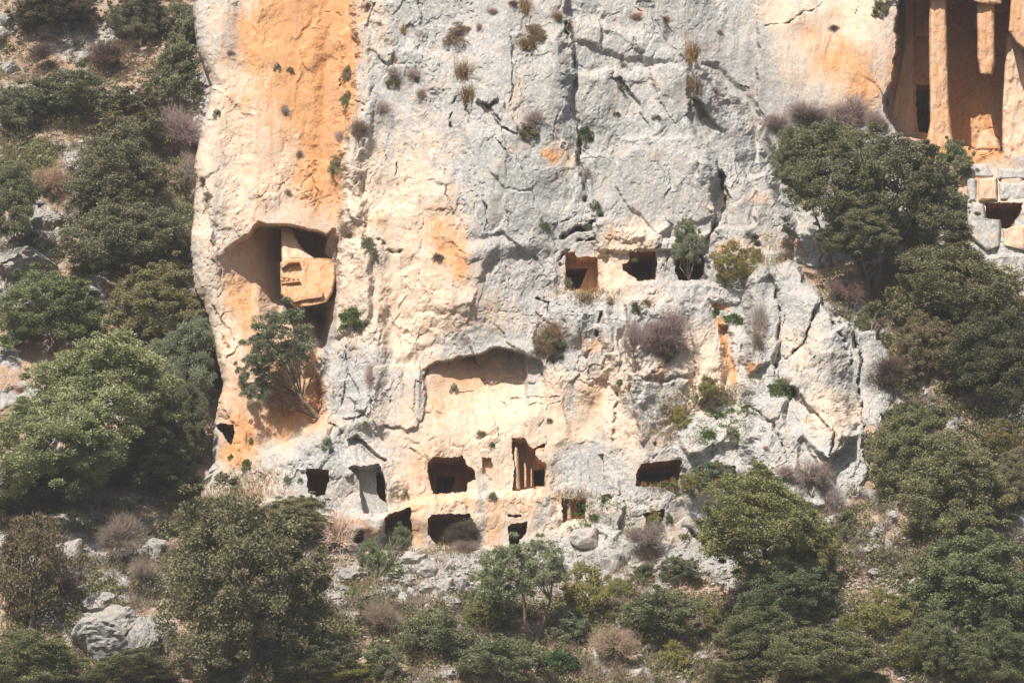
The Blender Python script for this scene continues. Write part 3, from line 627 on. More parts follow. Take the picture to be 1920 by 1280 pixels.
for t in TOMBS:
    m = box_of(CX, CY, t['rp'], 8)
    d, nx, ny = near_poly(CX[m], CY[m], t['rp'])
    snap = np.abs(d) < CSTEP * 0.55
    xx = CX[m]; yy = CY[m]
    CX[m] = np.where(snap, nx, xx); CY[m] = np.where(snap, ny, yy)
    ins = np.zeros(CX.shape, bool); ins[m] = d < CSTEP * 0.55
    strict = np.zeros(CX.shape, bool); strict[m] = d < -CSTEP * 0.55
    a = ins[:-1, :-1] & ins[1:, :-1] & ins[:-1, 1:] & ins[1:, 1:]
    s = strict[:-1, :-1] | strict[1:, :-1] | strict[:-1, 1:] | strict[1:, 1:]
    keep &= ~(a & s)
def sheet(name, X, Y, D, mat, keep=None, stains=None, smooth=True):
    V = P(X, Y, D).reshape(-1, 3)
    h, w = X.shape
    idx = np.arange(h * w).reshape(h, w)
    F = np.stack([idx[1:, :-1], idx[1:, 1:], idx[:-1, 1:], idx[:-1, :-1]], -1)
    F = F[keep] if keep is not None else F.reshape(-1, 4)
    if keep is not None:
        used = np.zeros(h * w, bool); used[F.ravel()] = True
        remap = np.cumsum(used) - 1
        V = V[used]; F = remap[F]
    me = mesh_np(name, V, F, mat, smooth)
    if stains is not None:
        c = np.ones((h * w, 4), np.float32)
        for i, s in enumerate(stains): c[:, i] = s.ravel()
        if keep is not None: c = c[used]
        at = me.color_attributes.new('stain', 'FLOAT_COLOR', 'POINT')
        at.data.foreach_set('color', c.ravel())
    return me
# the part of the sheet hidden far behind the slope is left out
hd = hill_at(CX, CY)
hid = CD > hd + 2.5
keep &= ~(hid[:-1, :-1] & hid[1:, 1:] & hid[:-1, 1:] & hid[1:, :-1])
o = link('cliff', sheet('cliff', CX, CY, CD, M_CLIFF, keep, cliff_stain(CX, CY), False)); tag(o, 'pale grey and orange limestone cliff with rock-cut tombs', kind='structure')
grass_m = np.clip(0.25 * sstep(0, .3, fbm(HX / 80, HY / 60, 3, 260)) + blobmask(HX, HY, [(50, 300, 50, 40, 0, .9), (200, 300, 200, 200, 0, .25), (700, 1090, 60, 60, 0, .5), (1500, 1200, 200, 80, 0, .4), (60, 1250, 200, 60, 0, .4)]), 0, 1)
hr = HROCK * 0.8 - blobmask(HX, HY, [(70, 130, 60, 30, 0, .8), (170, 30, 50, 30, 0, .8), (310, 60, 50, 40, 0, .5), (30, 330, 60, 90, 0, .4), (270, 960, 30, 14, 0, 1), (1590, 1060, 60, 40, 0, .6), (1840, 870, 60, 16, 0, .6), (800, 1225, 300, 40, 0, .35), (1340, 1110, 60, 20, 0, .6), (1650, 1220, 60, 20, 0, .5)])
hr = np.clip(hr + 0.25, 0, 1)
o = link('hillside', sheet('hillside', HX, HY, HD, M_GROUND, None, (hr, grass_m, hr * 0), False)); tag(o, 'steep stony slope of orange earth and grey limestone', kind='structure')
# ---------------------------------------------------------------- tomb chambers behind the openings
def ring_depths(pts):
    out = []
    for x, y in pts:
        out.append(max(float(cliff_at(x + i, y + j)) for i in (-3, 0, 3) for j in (-3, 0, 3)))
    return np.array(out)
def chamber(t):
    """walls run straight back from the opening; the back wall may have a doorway into a darker inner room"""
    rp = np.array(t['rp']); n = len(rp)
    area = 0.5 * np.sum(rp[:, 0] * np.roll(rp[:, 1], -1) - np.roll(rp[:, 0], -1) * rp[:, 1])
    if area < 0: rp = rp[::-1]
    c = rp.mean(0)
    dirv = rp - c; dirv /= np.linalg.norm(dirv, axis=1)[:, None]
    flare = rp + dirv * 5
    D0 = ring_depths(flare) + 0.06; D1 = ring_depths(rp)
    D1 = np.minimum(np.array([float(cliff_at(a, b)) for a, b in rp]) + 0.03, D0)
    root = bpy.data.objects.new(t.get('name', 'rock_cut_tomb'), None); COL.objects.link(root)
    lo = rp[:, 1].argmax()
    base = P(rp[lo, 0], rp[lo, 1], D1[lo]); root.location = base
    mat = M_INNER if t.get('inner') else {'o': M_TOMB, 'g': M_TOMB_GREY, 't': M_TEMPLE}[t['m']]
    Db = float(np.median(D1)) + t['d']
    rings = [P(flare[:, 0], flare[:, 1], D0), P(rp[:, 0], rp[:, 1], D1)]
    r = random.Random(len(t['k']) * 7 + int(c[0]))
    front = rings[1]; cw = front.mean(0)
    ns = max(2, int(t['d'] / 0.18))
    for k in range(1, ns + 1):
        f = k / ns
        q = front.copy(); q[:, 1] = front[:, 1] + (Db - front[:, 1]) * f
        j = 0.035 if 0 < k < ns else 0.0
        for i in range(n):
            q[i, 0] += r.uniform(-j, j) - (q[i, 0] - cw[0]) * 0.05 * f; q[i, 2] += r.uniform(-j, j) - (q[i, 2] - cw[2]) * 0.05 * f
        if k == ns: q[:, 1] = Db
        rings.append(q)
    # part meshes: ceiling, side walls and floor by the direction each strip faces
    V = np.concatenate(rings) - base
    keys = []
    for i in range(n):
        j = (i + 1) % n
        e = rings[1][j] - rings[1][i]
        ang = abs(e[2]) / (abs(e[0]) + 1e-6)
        mid = (rings[1][i] + rings[1][j]) / 2
        key = 'side_wall' if ang > 1.2 else ('ceiling' if mid[2] > cw[2] else 'floor')
        keys.append(key)
    for _ in range(3):
        keys = [max((keys[i - 1], keys[i], keys[(i + 1) % n], keys[i - 2], keys[(i + 2) % n]), key=lambda q, i=i: (keys[i - 2], keys[i - 1], keys[i], keys[(i + 1) % n], keys[(i + 2) % n]).count(q)) for i in range(n)]
    st = next((i for i in range(n) if keys[i] != keys[i - 1]), 0)
    runs = []
    for q in range(n):
        i = (st + q) % n
        if runs and (runs[-1][0] == keys[i]): runs[-1][1].append(i)
        else: runs.append((keys[i], [i]))
    for key, ii in runs:
        fs = [(k * n + i, k * n + (i + 1) % n, (k + 1) * n + (i + 1) % n, (k + 1) * n + i) for i in ii for k in range(len(rings) - 1)]
        used = sorted({v for f in fs for v in f}); mp = {v: i for i, v in enumerate(used)}
        link(key, mesh_py(key, V[used], [tuple(mp[v] for v in f) for f in fs], mat), root)
    back = rings[-1]
    if t.get('door'):
        dp = np.array(rough_poly(t['door'], 5, 0.9, 3))
        ar = 0.5 * np.sum(dp[:, 0] * np.roll(dp[:, 1], -1) - np.roll(dp[:, 0], -1) * dp[:, 1])
        if ar < 0: dp = dp[::-1]
        dw = P(dp[:, 0], dp[:, 1], Db)
        # keep the doorway inside the back wall
        lo_, hi_ = back.min(0), back.max(0)
        dw[:, 0] = np.clip(dw[:, 0], lo_[0] + .06, hi_[0] - .06); dw[:, 2] = np.clip(dw[:, 2], lo_[2] + .05, hi_[2] - .05)
        tris = tessellate_polygon([[Vector(v) for v in back], [Vector(v) for v in dw]])
        W = np.concatenate([back, dw]) - base
        link('back_wall', mesh_py('back_wall', W, [tuple(x) for x in tris], mat), root)
        m = len(dw); dd = dw.copy(); dd[:, 1] += 1.6
        cwn = dw.mean(0); big = dw.copy(); big[:, 1] += 0.18
        far = cwn + (dw - cwn) * 1.25; far[:, 1] = Db + 2.0
        W = np.concatenate([dw, big, far]) - base
        F = []
        for i in range(m):
            j = (i + 1) % m
            F += [(i, j, m + j, m + i), (m + i, m + j, 2 * m + j, 2 * m + i)]
        F.append(tuple(range(2 * m, 3 * m)))
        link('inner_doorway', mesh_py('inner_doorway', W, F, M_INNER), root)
    else:
        W = back - base
        tris = tessellate_polygon([[Vector(v) for v in back]])
        link('back_wall', mesh_py('back_wall', W, [tuple(x) for x in tris], mat), root)
    if t['k'] not in ('templedoor',):
        tag(root, t['label'], t.get('cat', 'tomb'), 'tomb openings cut in the cliff')
    return root
tomb_roots = {t['k']: chamber(t) for t in TOMBS}

def extra_slab(key, name, poly, dd, thick, mat, seed, amp=0.03):
    r_ = tomb_roots[key]; b_ = np.array(r_.location)
    dc = float(np.median([cliff_at(a, b) for a, b in poly]))
    return stone_slab(name, poly, plane(dc + dd), thick, mat, r_, b_, amp, 1.6, seed)
def wpoly_prism(name, poly, Df, Dbk, mat, parent, base, bev=0.04, jit=1.0, step=7, seed=1, Dbot=None):
    """a rough stone block: photo outline at depth Df, running back to Dbk, arrises knocked back"""
    rp = np.array(rough_poly(poly, step, jit, seed))
    ar = 0.5 * np.sum(rp[:, 0] * np.roll(rp[:, 1], -1) - np.roll(rp[:, 0], -1) * rp[:, 1])
    if ar < 0: rp = rp[::-1]
    n = len(rp)
    Dv = np.full(n, Df, float)
    if Dbot is not None:
        tt = (rp[:, 1] - rp[:, 1].min()) / (np.ptp(rp[:, 1]) + 1e-6); Dv = Df + (Dbot - Df) * tt
    f0 = P(rp[:, 0], rp[:, 1], Dv); c = f0.mean(0)
    inner = f0.copy(); dv = c - f0; L = np.linalg.norm(dv[:, [0, 2]], axis=1)[:, None]; inner += dv / np.maximum(L, .01) * bev * np.array([1, 0, 1]); 
    edge = f0.copy(); edge[:, 1] += bev
    rings = [inner, edge]
    ns = max(1, int((Dbk - Df) / 0.35)); r = random.Random(seed)
    for k in range(1, ns + 1):
        q = f0.copy(); q[:, 1] = edge[:, 1] + (Dbk - edge[:, 1]) * k / ns
        if k < ns: q += np.array([[r.uniform(-.03, .03), 0, r.uniform(-.03, .03)] for _ in range(n)])
        rings.append(q)
    V = np.concatenate(rings) - base; F = []
    for k in range(len(rings) - 1):
        for i in range(n):
            j = (i + 1) % n; F.append((k * n + i, (k + 1) * n + i, (k + 1) * n + j, k * n + j))
    # relief on the front: fan through a grid of inner points
    tris = tessellate_polygon([[Vector((v[0], 0, v[2])) for v in inner]])
    F += [tuple(x) for x in tris]
    return link(name, mesh_py(name, V, F, mat), parent)

def stone_slab(name, poly, Dfun, thick, mat, parent, base, amp=0.06, st=2.6, seed=0):
    """a rough-faced rock mass: rows across the outline, front with its own relief, edges turned back to a real thickness"""
    p = np.array(poly, float); n = len(p)
    ys = np.linspace(p[:, 1].min() + .3, p[:, 1].max() - .3, max(4, int(np.ptp(p[:, 1]) / st)))
    xl = np.full(len(ys), 1e9); xr = np.full(len(ys), -1e9)
    for i in range(n):
        (ax, ay), (bx, by) = p[i], p[(i + 1) % n]
        if ay == by: continue
        m = (ys >= min(ay, by)) & (ys <= max(ay, by)); xx = ax + (ys - ay) / (by - ay) * (bx - ax)
        xl = np.where(m, np.minimum(xl, xx), xl); xr = np.where(m, np.maximum(xr, xx), xr)
    xl = xl + 0.9 * fbm(ys / 11, ys * 0 + 3.3, 3, seed); xr = xr + 0.9 * fbm(ys / 11, ys * 0 + 9.1, 3, seed + 2)
    nu = max(4, int(np.max(xr - xl) / st))
    u = np.concatenate([[0, 0], np.linspace(0, 1, nu) ** 1.0, [1, 1]])
    X = xl[:, None] + (xr - xl)[:, None] * u[None, :]; Y = np.repeat(ys[:, None], len(u), 1)
    de = np.minimum(np.minimum(X - xl[:, None], xr[:, None] - X), np.minimum(Y - ys[0], ys[-1] - Y))
    D = Dfun(X, Y) + amp * 2.0 * fbm(X / 22, Y / 40, 4, seed + 5) + 0.03 * fbm(X / 7, Y / 16, 3, seed + 8) + 0.035 * sstep(.35, .6, gnoise(X / 12, Y / 24, seed + 11)) + 0.30 * np.exp(-np.clip(de, 0, 99) / 1.8)
    D0 = Dfun(X, Y)
    D[:, 0] = D0[:, 0] + thick; D[:, -1] = D0[:, -1] + thick; D[:, 1] = D0[:, 1] + thick * .45; D[:, -2] = D0[:, -2] + thick * .45
    X = np.concatenate([X[:1], X, X[-1:]]); Y = np.concatenate([Y[:1], Y, Y[-1:]]); D = np.concatenate([D0[:1] + thick, D, D0[-1:] + thick])
    V = P(X, Y, D).reshape(-1, 3) - base
    idx = np.arange(X.size).reshape(X.shape)
    F = np.stack([idx[1:, :-1], idx[1:, 1:], idx[:-1, 1:], idx[:-1, :-1]], -1).reshape(-1, 4)
    return link(name, mesh_np(name, V, F, mat, False), parent)

def plane(D0, gx=0.0, gy=0.0, cx=0, cy=0):
    return lambda X, Y: D0 + gx * (X - cx) + gy * (Y - cy)
extra_slab('tall', 'pilaster', [(961, 852), (966, 836), (972, 842), (974, 880), (976, 917), (963, 920), (963, 885)], 0.25, 0.8, M_TOMB, 61)
extra_slab('tall', 'door_jamb', [(981, 866), (986, 862), (989, 880), (988, 915), (982, 916)], 0.75, 0.5, M_TEMPLE, 63)
extra_slab('tall', 'door_jamb', [(994, 878), (999, 876), (999, 912), (994, 913)], 0.95, 0.4, M_TEMPLE, 65)
extra_slab('posts', 'inner_post', [(1062, 941), (1072, 939), (1073, 972), (1063, 975)], 0.25, 0.5, M_TOMB, 67)
extra_slab('gable', 'hanging_slab', [(644, 886), (657, 880), (664, 888), (655, 896), (645, 893)], -0.25, 0.6, M_TOMB_GREY, 69)
# ---------------------------------------------------------------- house tomb standing in the big hollow
def plane(D0, gx=0.0, gy=0.0, cx=0, cy=0):
    return lambda X, Y: D0 + gx * (X - cx) + gy * (Y - cy)
hb = P(560, 575, 1.4)
house = bpy.data.objects.new('house_tomb', None); COL.objects.link(house); house.location = hb
stone_slab('facade', [(525, 493), (536, 484), (545, 478), (560, 481), (582, 488), (602, 483), (630, 487), (630, 520), (624, 548), (612, 567), (590, 572), (572, 574), (556, 578), (540, 566), (527, 552), (526, 520)],
           plane(1.9, 0.0, -0.010, 560, 530), 3.2, M_TEMPLE, house, hb, 0.09, 1.4, 3)
stone_slab('roof_wedge', [(528, 420), (546, 420), (554, 446), (568, 468), (590, 484), (596, 500), (548, 500), (529, 500), (527, 460)], plane(3.7, 0.010, -0.022, 545, 450), 2.0, M_TOMB, house, hb, 0.10, 1.8, 9)
gb = lambda X, Y: 1.72 - 0.010 * (Y - 530) + 0 * X
wpoly_prism('gable_moulding', [(526, 497), (540, 488), (561, 488), (562, 491), (542, 492), (528, 502)], 1.86, 2.6, M_TEMPLE, house, hb, 0.02, 0.3, 6, 4)
wpoly_prism('gable_moulding', [(527, 516), (545, 519.5), (560, 522), (560, 524), (527, 520)], 1.84, 2.5, M_TEMPLE, house, hb, 0.02, 0.3, 6, 5)
for i in range(4):
    wpoly_prism('beam_end', [(527 + i * 8.5, 521 + i * .6), (532 + i * 8.5, 521.6 + i * .6), (532 + i * 8.5, 526 + i * .6), (527 + i * 8.5, 525.5 + i * .6)], 1.72, 2.4, M_TEMPLE, house, hb, 0.01, 0.15, 9, 6 + i)
wpoly_prism('cornice', [(527, 529), (563, 525), (563, 527.5), (528, 532)], 1.7, 2.4, M_TEMPLE, house, hb, 0.015, 0.2, 6, 12)
wpoly_prism('lower_ledge', [(545, 560), (575, 553), (606, 548), (604, 556), (575, 561), (550, 566)], 1.35, 2.4, M_TEMPLE, house, hb, 0.03, 0.5, 6, 13)
tag(house, 'orange house-shaped tomb with a gabled facade hanging inside the big hollow', 'tomb')

# ---------------------------------------------------------------- temple tomb, top right
tb = P(1790, 280, 5.6)
temple = bpy.data.objects.new('temple_tomb', None); COL.objects.link(temple); temple.location = tb
TB = float(np.median([cliff_at(x, y) for x in range(1750, 1900, 15) for y in range(20, 240, 20)]))
TD = TB - 4.1
stone_slab('column', [(1742, -70), (1772, -70), (1775, 30), (1777, 120), (1780, 200), (1784, 240), (1789, 280), (1742, 282), (1738, 262), (1744, 230), (1742, 120)], plane(TD, 0, -0.0004, 1760, 100), 1.6, M_TEMPLE, temple, tb, 0.04, 2.0, 11)
stone_slab('broken_column', [(1832, -70), (1864, -70), (1865, 60), (1866, 118), (1860, 142), (1850, 136), (1846, 128), (1838, 138), (1833, 110), (1832, 20)], plane(TD + 0.1), 1.7, M_TEMPLE, temple, tb, 0.05, 2.0, 14)
stone_slab('capital', [(1826, -60), (1880, -60), (1878, 8), (1866, 2), (1850, 10), (1826, 3)], plane(TD - 0.25), 1.0, M_TEMPLE, temple, tb, 0.05, 2.0, 17)
stone_slab('pier', [(1712, -70), (1714, 60), (1714, 130), (1716, 262), (1700, 262), (1676, 252), (1670, 215), (1682, 150), (1694, 84), (1694, -70)], plane(TB - 0.45, 0.004, 0, 1700, 100), 0.8, M_TOMB, temple, tb, 0.07, 2.0, 20)
stone_slab('hanging_block', [(1900, -70), (1990, -70), (1990, 110), (1922, 94), (1905, 80), (1891, 58), (1893, 36)], plane(TD - 0.6), 1.5, M_TEMPLE, temple, tb, 0.03, 2.2, 23)
stone_slab('pier', [(1887, 62), (1900, 70), (1990, 110), (1990, 300), (1880, 300), (1878, 200), (1884, 120)], plane(TB - 2.6, -0.003, 0, 1900, 100), 1.0, M_TOMB, temple, tb, 0.10, 2.0, 26)
stone_slab('wall_panel', [(1712, -70), (1742, -70), (1744, 68), (1712, 70)], plane(TB - 0.22), 0.4, M_TEMPLE, temple, tb, 0.02, 2.0, 29)
stone_slab('wall_panel', [(1713, 76), (1744, 74), (1745, 157), (1716, 155)], plane(TB - 0.15), 0.3, M_TEMPLE, temple, tb, 0.02, 2.0, 31)
stone_slab('broken_base', [(1830, 272), (1838, 246), (1852, 242), (1862, 252), (1872, 262), (1876, 282), (1828, 282)], plane(TD + 0.1, 0, -0.01, 1850, 270), 1.2, M_TEMPLE, temple, tb, 0.06, 2.0, 33)
for i, (x0, x1) in enumerate([(1800, 1827), (1830, 1856), (1859, 1866)]):
    stone_slab('step_stone', [(x0, 281), (x1, 280), (x1 - 1, 304), (x0 + 1, 305)], plane(TD - 0.2 + 0.08 * (i % 2)), 1.0, M_TEMPLE, temple, tb, 0.02, 1.8, 36 + i)
tomb_roots['templedoor'].parent = temple
tomb_roots['templedoor'].matrix_parent_inverse.identity()
tomb_roots['templedoor'].location = np.array(tomb_roots['templedoor'].location) - tb
tag(temple, 'tall columned temple tomb of orange stone in the top right corner', 'tomb')
# the doorway's own pieces may not go a level deeper: hang them on the temple
for ch in list(tomb_roots['templedoor'].children):
    ch.parent = tomb_roots['templedoor']

# blocks of the rock-cut podium under the temple tomb
pod = bpy.data.objects.new('podium_wall', None); COL.objects.link(pod); pb = P(1850, 460, 3.0); pod.location = pb
for i, q in enumerate([[(1798, 308), (1850, 306), (1866, 330), (1834, 334), (1806, 330)], [(1870, 314), (1925, 316), (1925, 338), (1870, 338)], [(1833, 336), (1869, 332), (1871, 376), (1834, 377)],
                       [(1873, 341), (1925, 341), (1925, 377), (1873, 377)], [(1810, 332), (1831, 336), (1832, 376), (1815, 378)], [(1812, 380), (1845, 381), (1848, 414), (1876, 412), (1875, 462), (1850, 470), (1815, 440)],
                       [(1880, 432), (1900, 424), (1925, 420), (1925, 470), (1880, 460)]]):
    dc = float(np.median([cliff_at(a, b) for a, b in q])) - 0.25
    stone_slab('stone_block', q, plane(dc - 0.12 * (i % 3), 0, -0.003, 1860, 380), 0.9, [M_TOMB_GREY, M_TOMB_GREY, M_TOMB, M_TOMB_GREY][i % 4], pod, pb, 0.05, 2.2, 40 + i)
tag(pod, 'blocky grey and orange rock podium right under the columned tomb', 'rock wall')

# ---------------------------------------------------------------- boulders and loose stones
def rock_mesh(name, seed, sub=4, mat=None, flat=0.75, amp=0.35):
    import bmesh
    bm = bmesh.new(); bmesh.ops.create_icosphere(bm, subdivisions=sub, radius=1.0)
    V = np.array([v.co[:] for v in bm.verts])
    r = np.random.default_rng(seed)
    # cut by random planes for a broken, blocky look
    for k in range(11):
        n = r.normal(size=3); n /= np.linalg.norm(n); h = r.uniform(0.55, 0.9)
        dd = V @ n - h
        V = V - np.outer(np.clip(dd, 0, None) * 0.92, n)
    u = V[:, 0] * 1.7 + seed; w = V[:, 2] * 1.7 + V[:, 1] * 1.3
    f1, f2, r1, r2, r3, _, _ = worley(u * 1.6 + .4 * V[:, 1], w * 1.8, seed % 60)
    V = V * (1 + amp * 0.6 * fbm(u, w, 4, seed)[:, None] + 0.07 * fbm(u * 5, w * 5, 3, seed + 2)[:, None] + (0.14 * (r1 - .5) - 0.06 * (1 - sstep(0, .12, f2 - f1)))[:, None])
    V[:, 2] *= flat
    for v, c in zip(bm.verts, V): v.co = c
    me = bpy.data.meshes.new(name); bm.to_mesh(me); bm.free(); me.materials.append(mat or M_BOULDER)
    return me
def place_rock(me, px, py, rx, ry, label, cat='boulder', group=None, D=None, name='boulder', rz=None, push=0.0):
    d = surf_avg(px, py) if D is None else D
    m = mpp(d)
    o = link(name, me); p = P(px, py, d - rx * m * push)
    o.location = p; o.scale = (rx * m, rx * m * 0.8, ry * m / 0.75)
    o.rotation_euler = (random.uniform(-.2, .2), random.uniform(-.2, .2), random.uniform(0, 0.5) if rz is None else rz)
    return tag(o, label, cat, group)
R_BIG = [rock_mesh('boulder', s, 5, M_BOULDER) for s in (4, 8, 27)]
R_SM = [rock_mesh('limestone_block', s, 3, M_PALE_ROCK, 0.7) for s in (31, 33, 36, 38)] + [rock_mesh('limestone_block', s, 3, M_BOULDER, 0.8) for s in (41, 44)]
# ---------------------------------------------------------------- plants: shared crowns, stems of their own
def unit(v): return v / np.maximum(np.linalg.norm(v, axis=-1, keepdims=True), 1e-9)
def leaf_cloud(r, centres, radii, per, length, width, up=0.2, shell=0.55):
    """small pointed leaf faces round clump centres: (V, F)"""
    n = len(centres) * per
    ci = np.repeat(np.arange(len(centres)), per)
    if n > 30000: ci[r.random(n) < 0.10] = r.integers(0, 24)
    d = unit(r.normal(size=(n, 3)))
    d[:, 2] = np.where((d[:, 2] < -0.3) & (r.random(n) < 0.6), -d[:, 2], d[:, 2])
    rad = radii[ci] * (1 - (1 - shell) * r.random(n) ** 1.5)
    wob = 1 + 0.25 * np.sin(d[:, 0] * 9 + ci) * np.cos(d[:, 2] * 8 + ci * 2)
    p = centres[ci] + d * (rad * wob)[:, None] * np.array([1, 1, 0.8])
    ax = unit(d * 0.7 + r.normal(size=(n, 3)) * 0.75 + np.array([0, 0, up]))
    sd_ = unit(np.cross(ax, r.normal(size=(n, 3))))
    L = (length * r.uniform(0.6, 1.35, n))[:, None]; W = (width * r.uniform(0.6, 1.35, n))[:, None]
    V = np.stack([p - sd_ * W * 0.5, p + sd_ * W * 0.5, p + ax * L], 1).reshape(-1, 3)
    F = np.arange(n * 3).reshape(n, 3)
    return V, F
def cones(r, p0, p1, w):
    """thin three-sided tapering twigs"""
    n = len(p0); ax = unit(p1 - p0); a = unit(np.cross(ax, r.normal(size=(n, 3)))); b = np.cross(ax, a)
    V = np.stack([p0 + a * w[:, None], p0 + (-0.5 * a + 0.87 * b) * w[:, None], p0 + (-0.5 * a - 0.87 * b) * w[:, None], p1], 1).reshape(-1, 3)
    i = (np.arange(n) * 4)[:, None]
    F = np.concatenate([i + [0, 1, 3], i + [1, 2, 3], i + [2, 0, 3]], 0)
    return V, F
def crown_shape(r, n, low=-0.75, lo_r=0.16, hi_r=0.34):
    """clump centres in a lumpy unit dome"""
    d = unit(r.normal(size=(n, 3))); d[:, 2] = np.where(d[:, 2] < low, -d[:, 2], d[:, 2])
    lump = 0.86 + 0.16 * np.sin(d[:, 0] * 3.1 + 1.3 * r.random()) + 0.12 * np.sin(d[:, 2] * 5 + d[:, 1] * 4 + r.random() * 6)
    q = 0.30 + 0.66 * r.random(n) ** 0.4; rad = r.uniform(lo_r, hi_r, n)
    spr = r.random(n) < 0.12; q = np.where(spr, r.uniform(0.98, 1.14, n), q); rad = np.where(spr, rad * 0.5, rad)
    return d * (lump * q)[:, None], rad
def crown_mesh(name, seed, nclump, per, length, width, mat, low=-0.75, lo_r=0.12, hi_r=0.26, shell=0.5, up=0.2):
    r = np.random.default_rng(seed); c, rad = crown_shape(r, nclump, low, lo_r, hi_r)
    V, F = leaf_cloud(r, c, rad, per, length, width, up, shell)
    me = mesh_np(name, V, F, mat)
    return me, c
def twig_crown(name, seed, n, mat, wid=0.007, L=0.30, low=-0.6):
    r = np.random.default_rng(seed)
    d = unit(r.normal(size=(n, 3))); d[:, 2] = np.where(d[:, 2] < low, -d[:, 2], d[:, 2])
    grp = unit(r.normal(size=(15, 3))); grp[:, 2] = np.where(grp[:, 2] < -0.5, -grp[:, 2], grp[:, 2])
    gi = r.integers(0, 15, n); g = unit(grp[gi] + d * 0.5); gl = r.uniform(0.55, 1.15, 15)[gi][:, None]
    rad = r.random(n) ** 0.55
    lump = 0.7 + 0.3 * np.sin(g[:, 0] * 5 + seed) * np.cos(g[:, 2] * 4)
    p0 = g * (rad * 0.85 * (0.7 + 0.3 * lump))[:, None] * gl
    p1 = p0 + unit(g * 0.9 + r.normal(size=(n, 3)) * 0.55 + np.array([0, 0, 0.25])) * (L * r.uniform(0.4, 1.2, n))[:, None]
    V, F = cones(r, p0, p1, wid * (1.5 - rad))
    return mesh_np(name, V, F, mat)
def grass_mesh(name, seed, n, mat, spread=0.6, droop=0.4, wid=0.02):
    r = np.random.default_rng(seed)
    b = r.normal(size=(n, 3)) * np.array([0.25, 0.18, 0.10]); az = r.random(n) * 6.28; t = r.random(n) ** 0.7 * spread
    d = unit(np.stack([np.cos(az) * t, np.sin(az) * t, np.ones(n)], 1)); L = (0.3 + 1.1 * r.random(n) ** 1.6)[:, None]
    m = b + d * L * 0.6; out = unit(np.stack([np.cos(az), np.sin(az), np.zeros(n)], 1))
    tip = m + (d * 0.5 + out * droop * t[:, None]) * L * 0.6 - np.array([0, 0, 0.25]) * (L * t[:, None])
    s = np.stack([-np.sin(az), np.cos(az), np.zeros(n)], 1) * wid
    V = np.stack([b - s, b + s, m + s * 0.7, tip, m - s * 0.7], 1).reshape(-1, 3)
    return mesh_np(name, V, np.concatenate([np.arange(n * 5).reshape(n, 5)[:, [0, 1, 2, 4]], np.arange(n * 5).reshape(n, 5)[:, [4, 2, 3, 3]][:, :4]]) if False else np.concatenate([np.arange(n * 5).reshape(n, 5)[:, [0, 1, 2]], np.arange(n * 5).reshape(n, 5)[:, [0, 2, 4]], np.arange(n * 5).reshape(n, 5)[:, [4, 2, 3]]]), mat)
def tube(path, radii, sides=6, rnd=None):
    """verts, faces of a tapered bent limb"""
    path = [np.array(p, float) for p in path]; V = []; F = []
    for i, p in enumerate(path):
        t = path[min(i + 1, len(path) - 1)] - path[max(i - 1, 0)]; t /= np.linalg.norm(t) + 1e-9
        a = np.cross(t, [0.3, 0.9, 0.1]); a /= np.linalg.norm(a) + 1e-9; b = np.cross(t, a)
        for k in range(sides):
            q = 2 * math.pi * k / sides; rr = radii[i] * (1 + (rnd.uniform(-.15, .15) if rnd else 0))
            V.append(p + (a * math.cos(q) + b * math.sin(q)) * rr)
    for i in range(len(path) - 1):
        for k in range(sides):
            F.append((i * sides + k, i * sides + (k + 1) % sides, (i + 1) * sides + (k + 1) % sides, (i + 1) * sides + k))
    return V, F
def stems(name, base, targets, r0, rnd, mat, trunkpath=None, bend=0.15, sides=6):
    """a trunk and limbs in one mesh, limbs reaching for the given points (world)"""
    V = []; F = []
    def add(path, rad, sd_=sides):
        v, f = tube(path, rad, sd_, rnd); o = len(V); V.extend(v); F.extend([tuple(i + o for i in q) for q in f])
    top = base
    if trunkpath is not None:
        n = len(trunkpath); add(trunkpath, [r0 * (1 - 0.55 * i / (n - 1)) * (1.35 if i == 0 else 1) for i in range(n)], 8); top = np.array(trunkpath[-1]); forks = [np.array(p) for p in trunkpath[n // 2:]]
    else: forks = [np.array(base)]
    for tg in targets:
        s = forks[rnd.randrange(len(forks))]; tg = np.array(tg); L = np.linalg.norm(tg - s)
        if L < 1e-3: continue
        m1 = s + (tg - s) * 0.35 + np.array([rnd.uniform(-1, 1), rnd.uniform(-1, 1), rnd.uniform(0, 1)]) * L * bend
        m2 = s + (tg - s) * 0.7 + np.array([rnd.uniform(-1, 1), rnd.uniform(-1, 1), rnd.uniform(-.4, 1)]) * L * bend
        k = r0 * (0.42 if trunkpath is not None else 0.6) * rnd.uniform(0.6, 1.1)
        add([s, m1, m2, tg], [k, k * 0.7, k * 0.45, k * 0.12], 5)
        for _ in range(3):
            e = m2 + np.array([rnd.uniform(-1, 1), rnd.uniform(-1, 1), rnd.uniform(-.3, 1)]) * L * 0.32
            add([m1 + (m2 - m1) * rnd.random(), (m2 + e) / 2, e], [k * 0.35, k * 0.22, k * 0.05], 4)
    return V, F

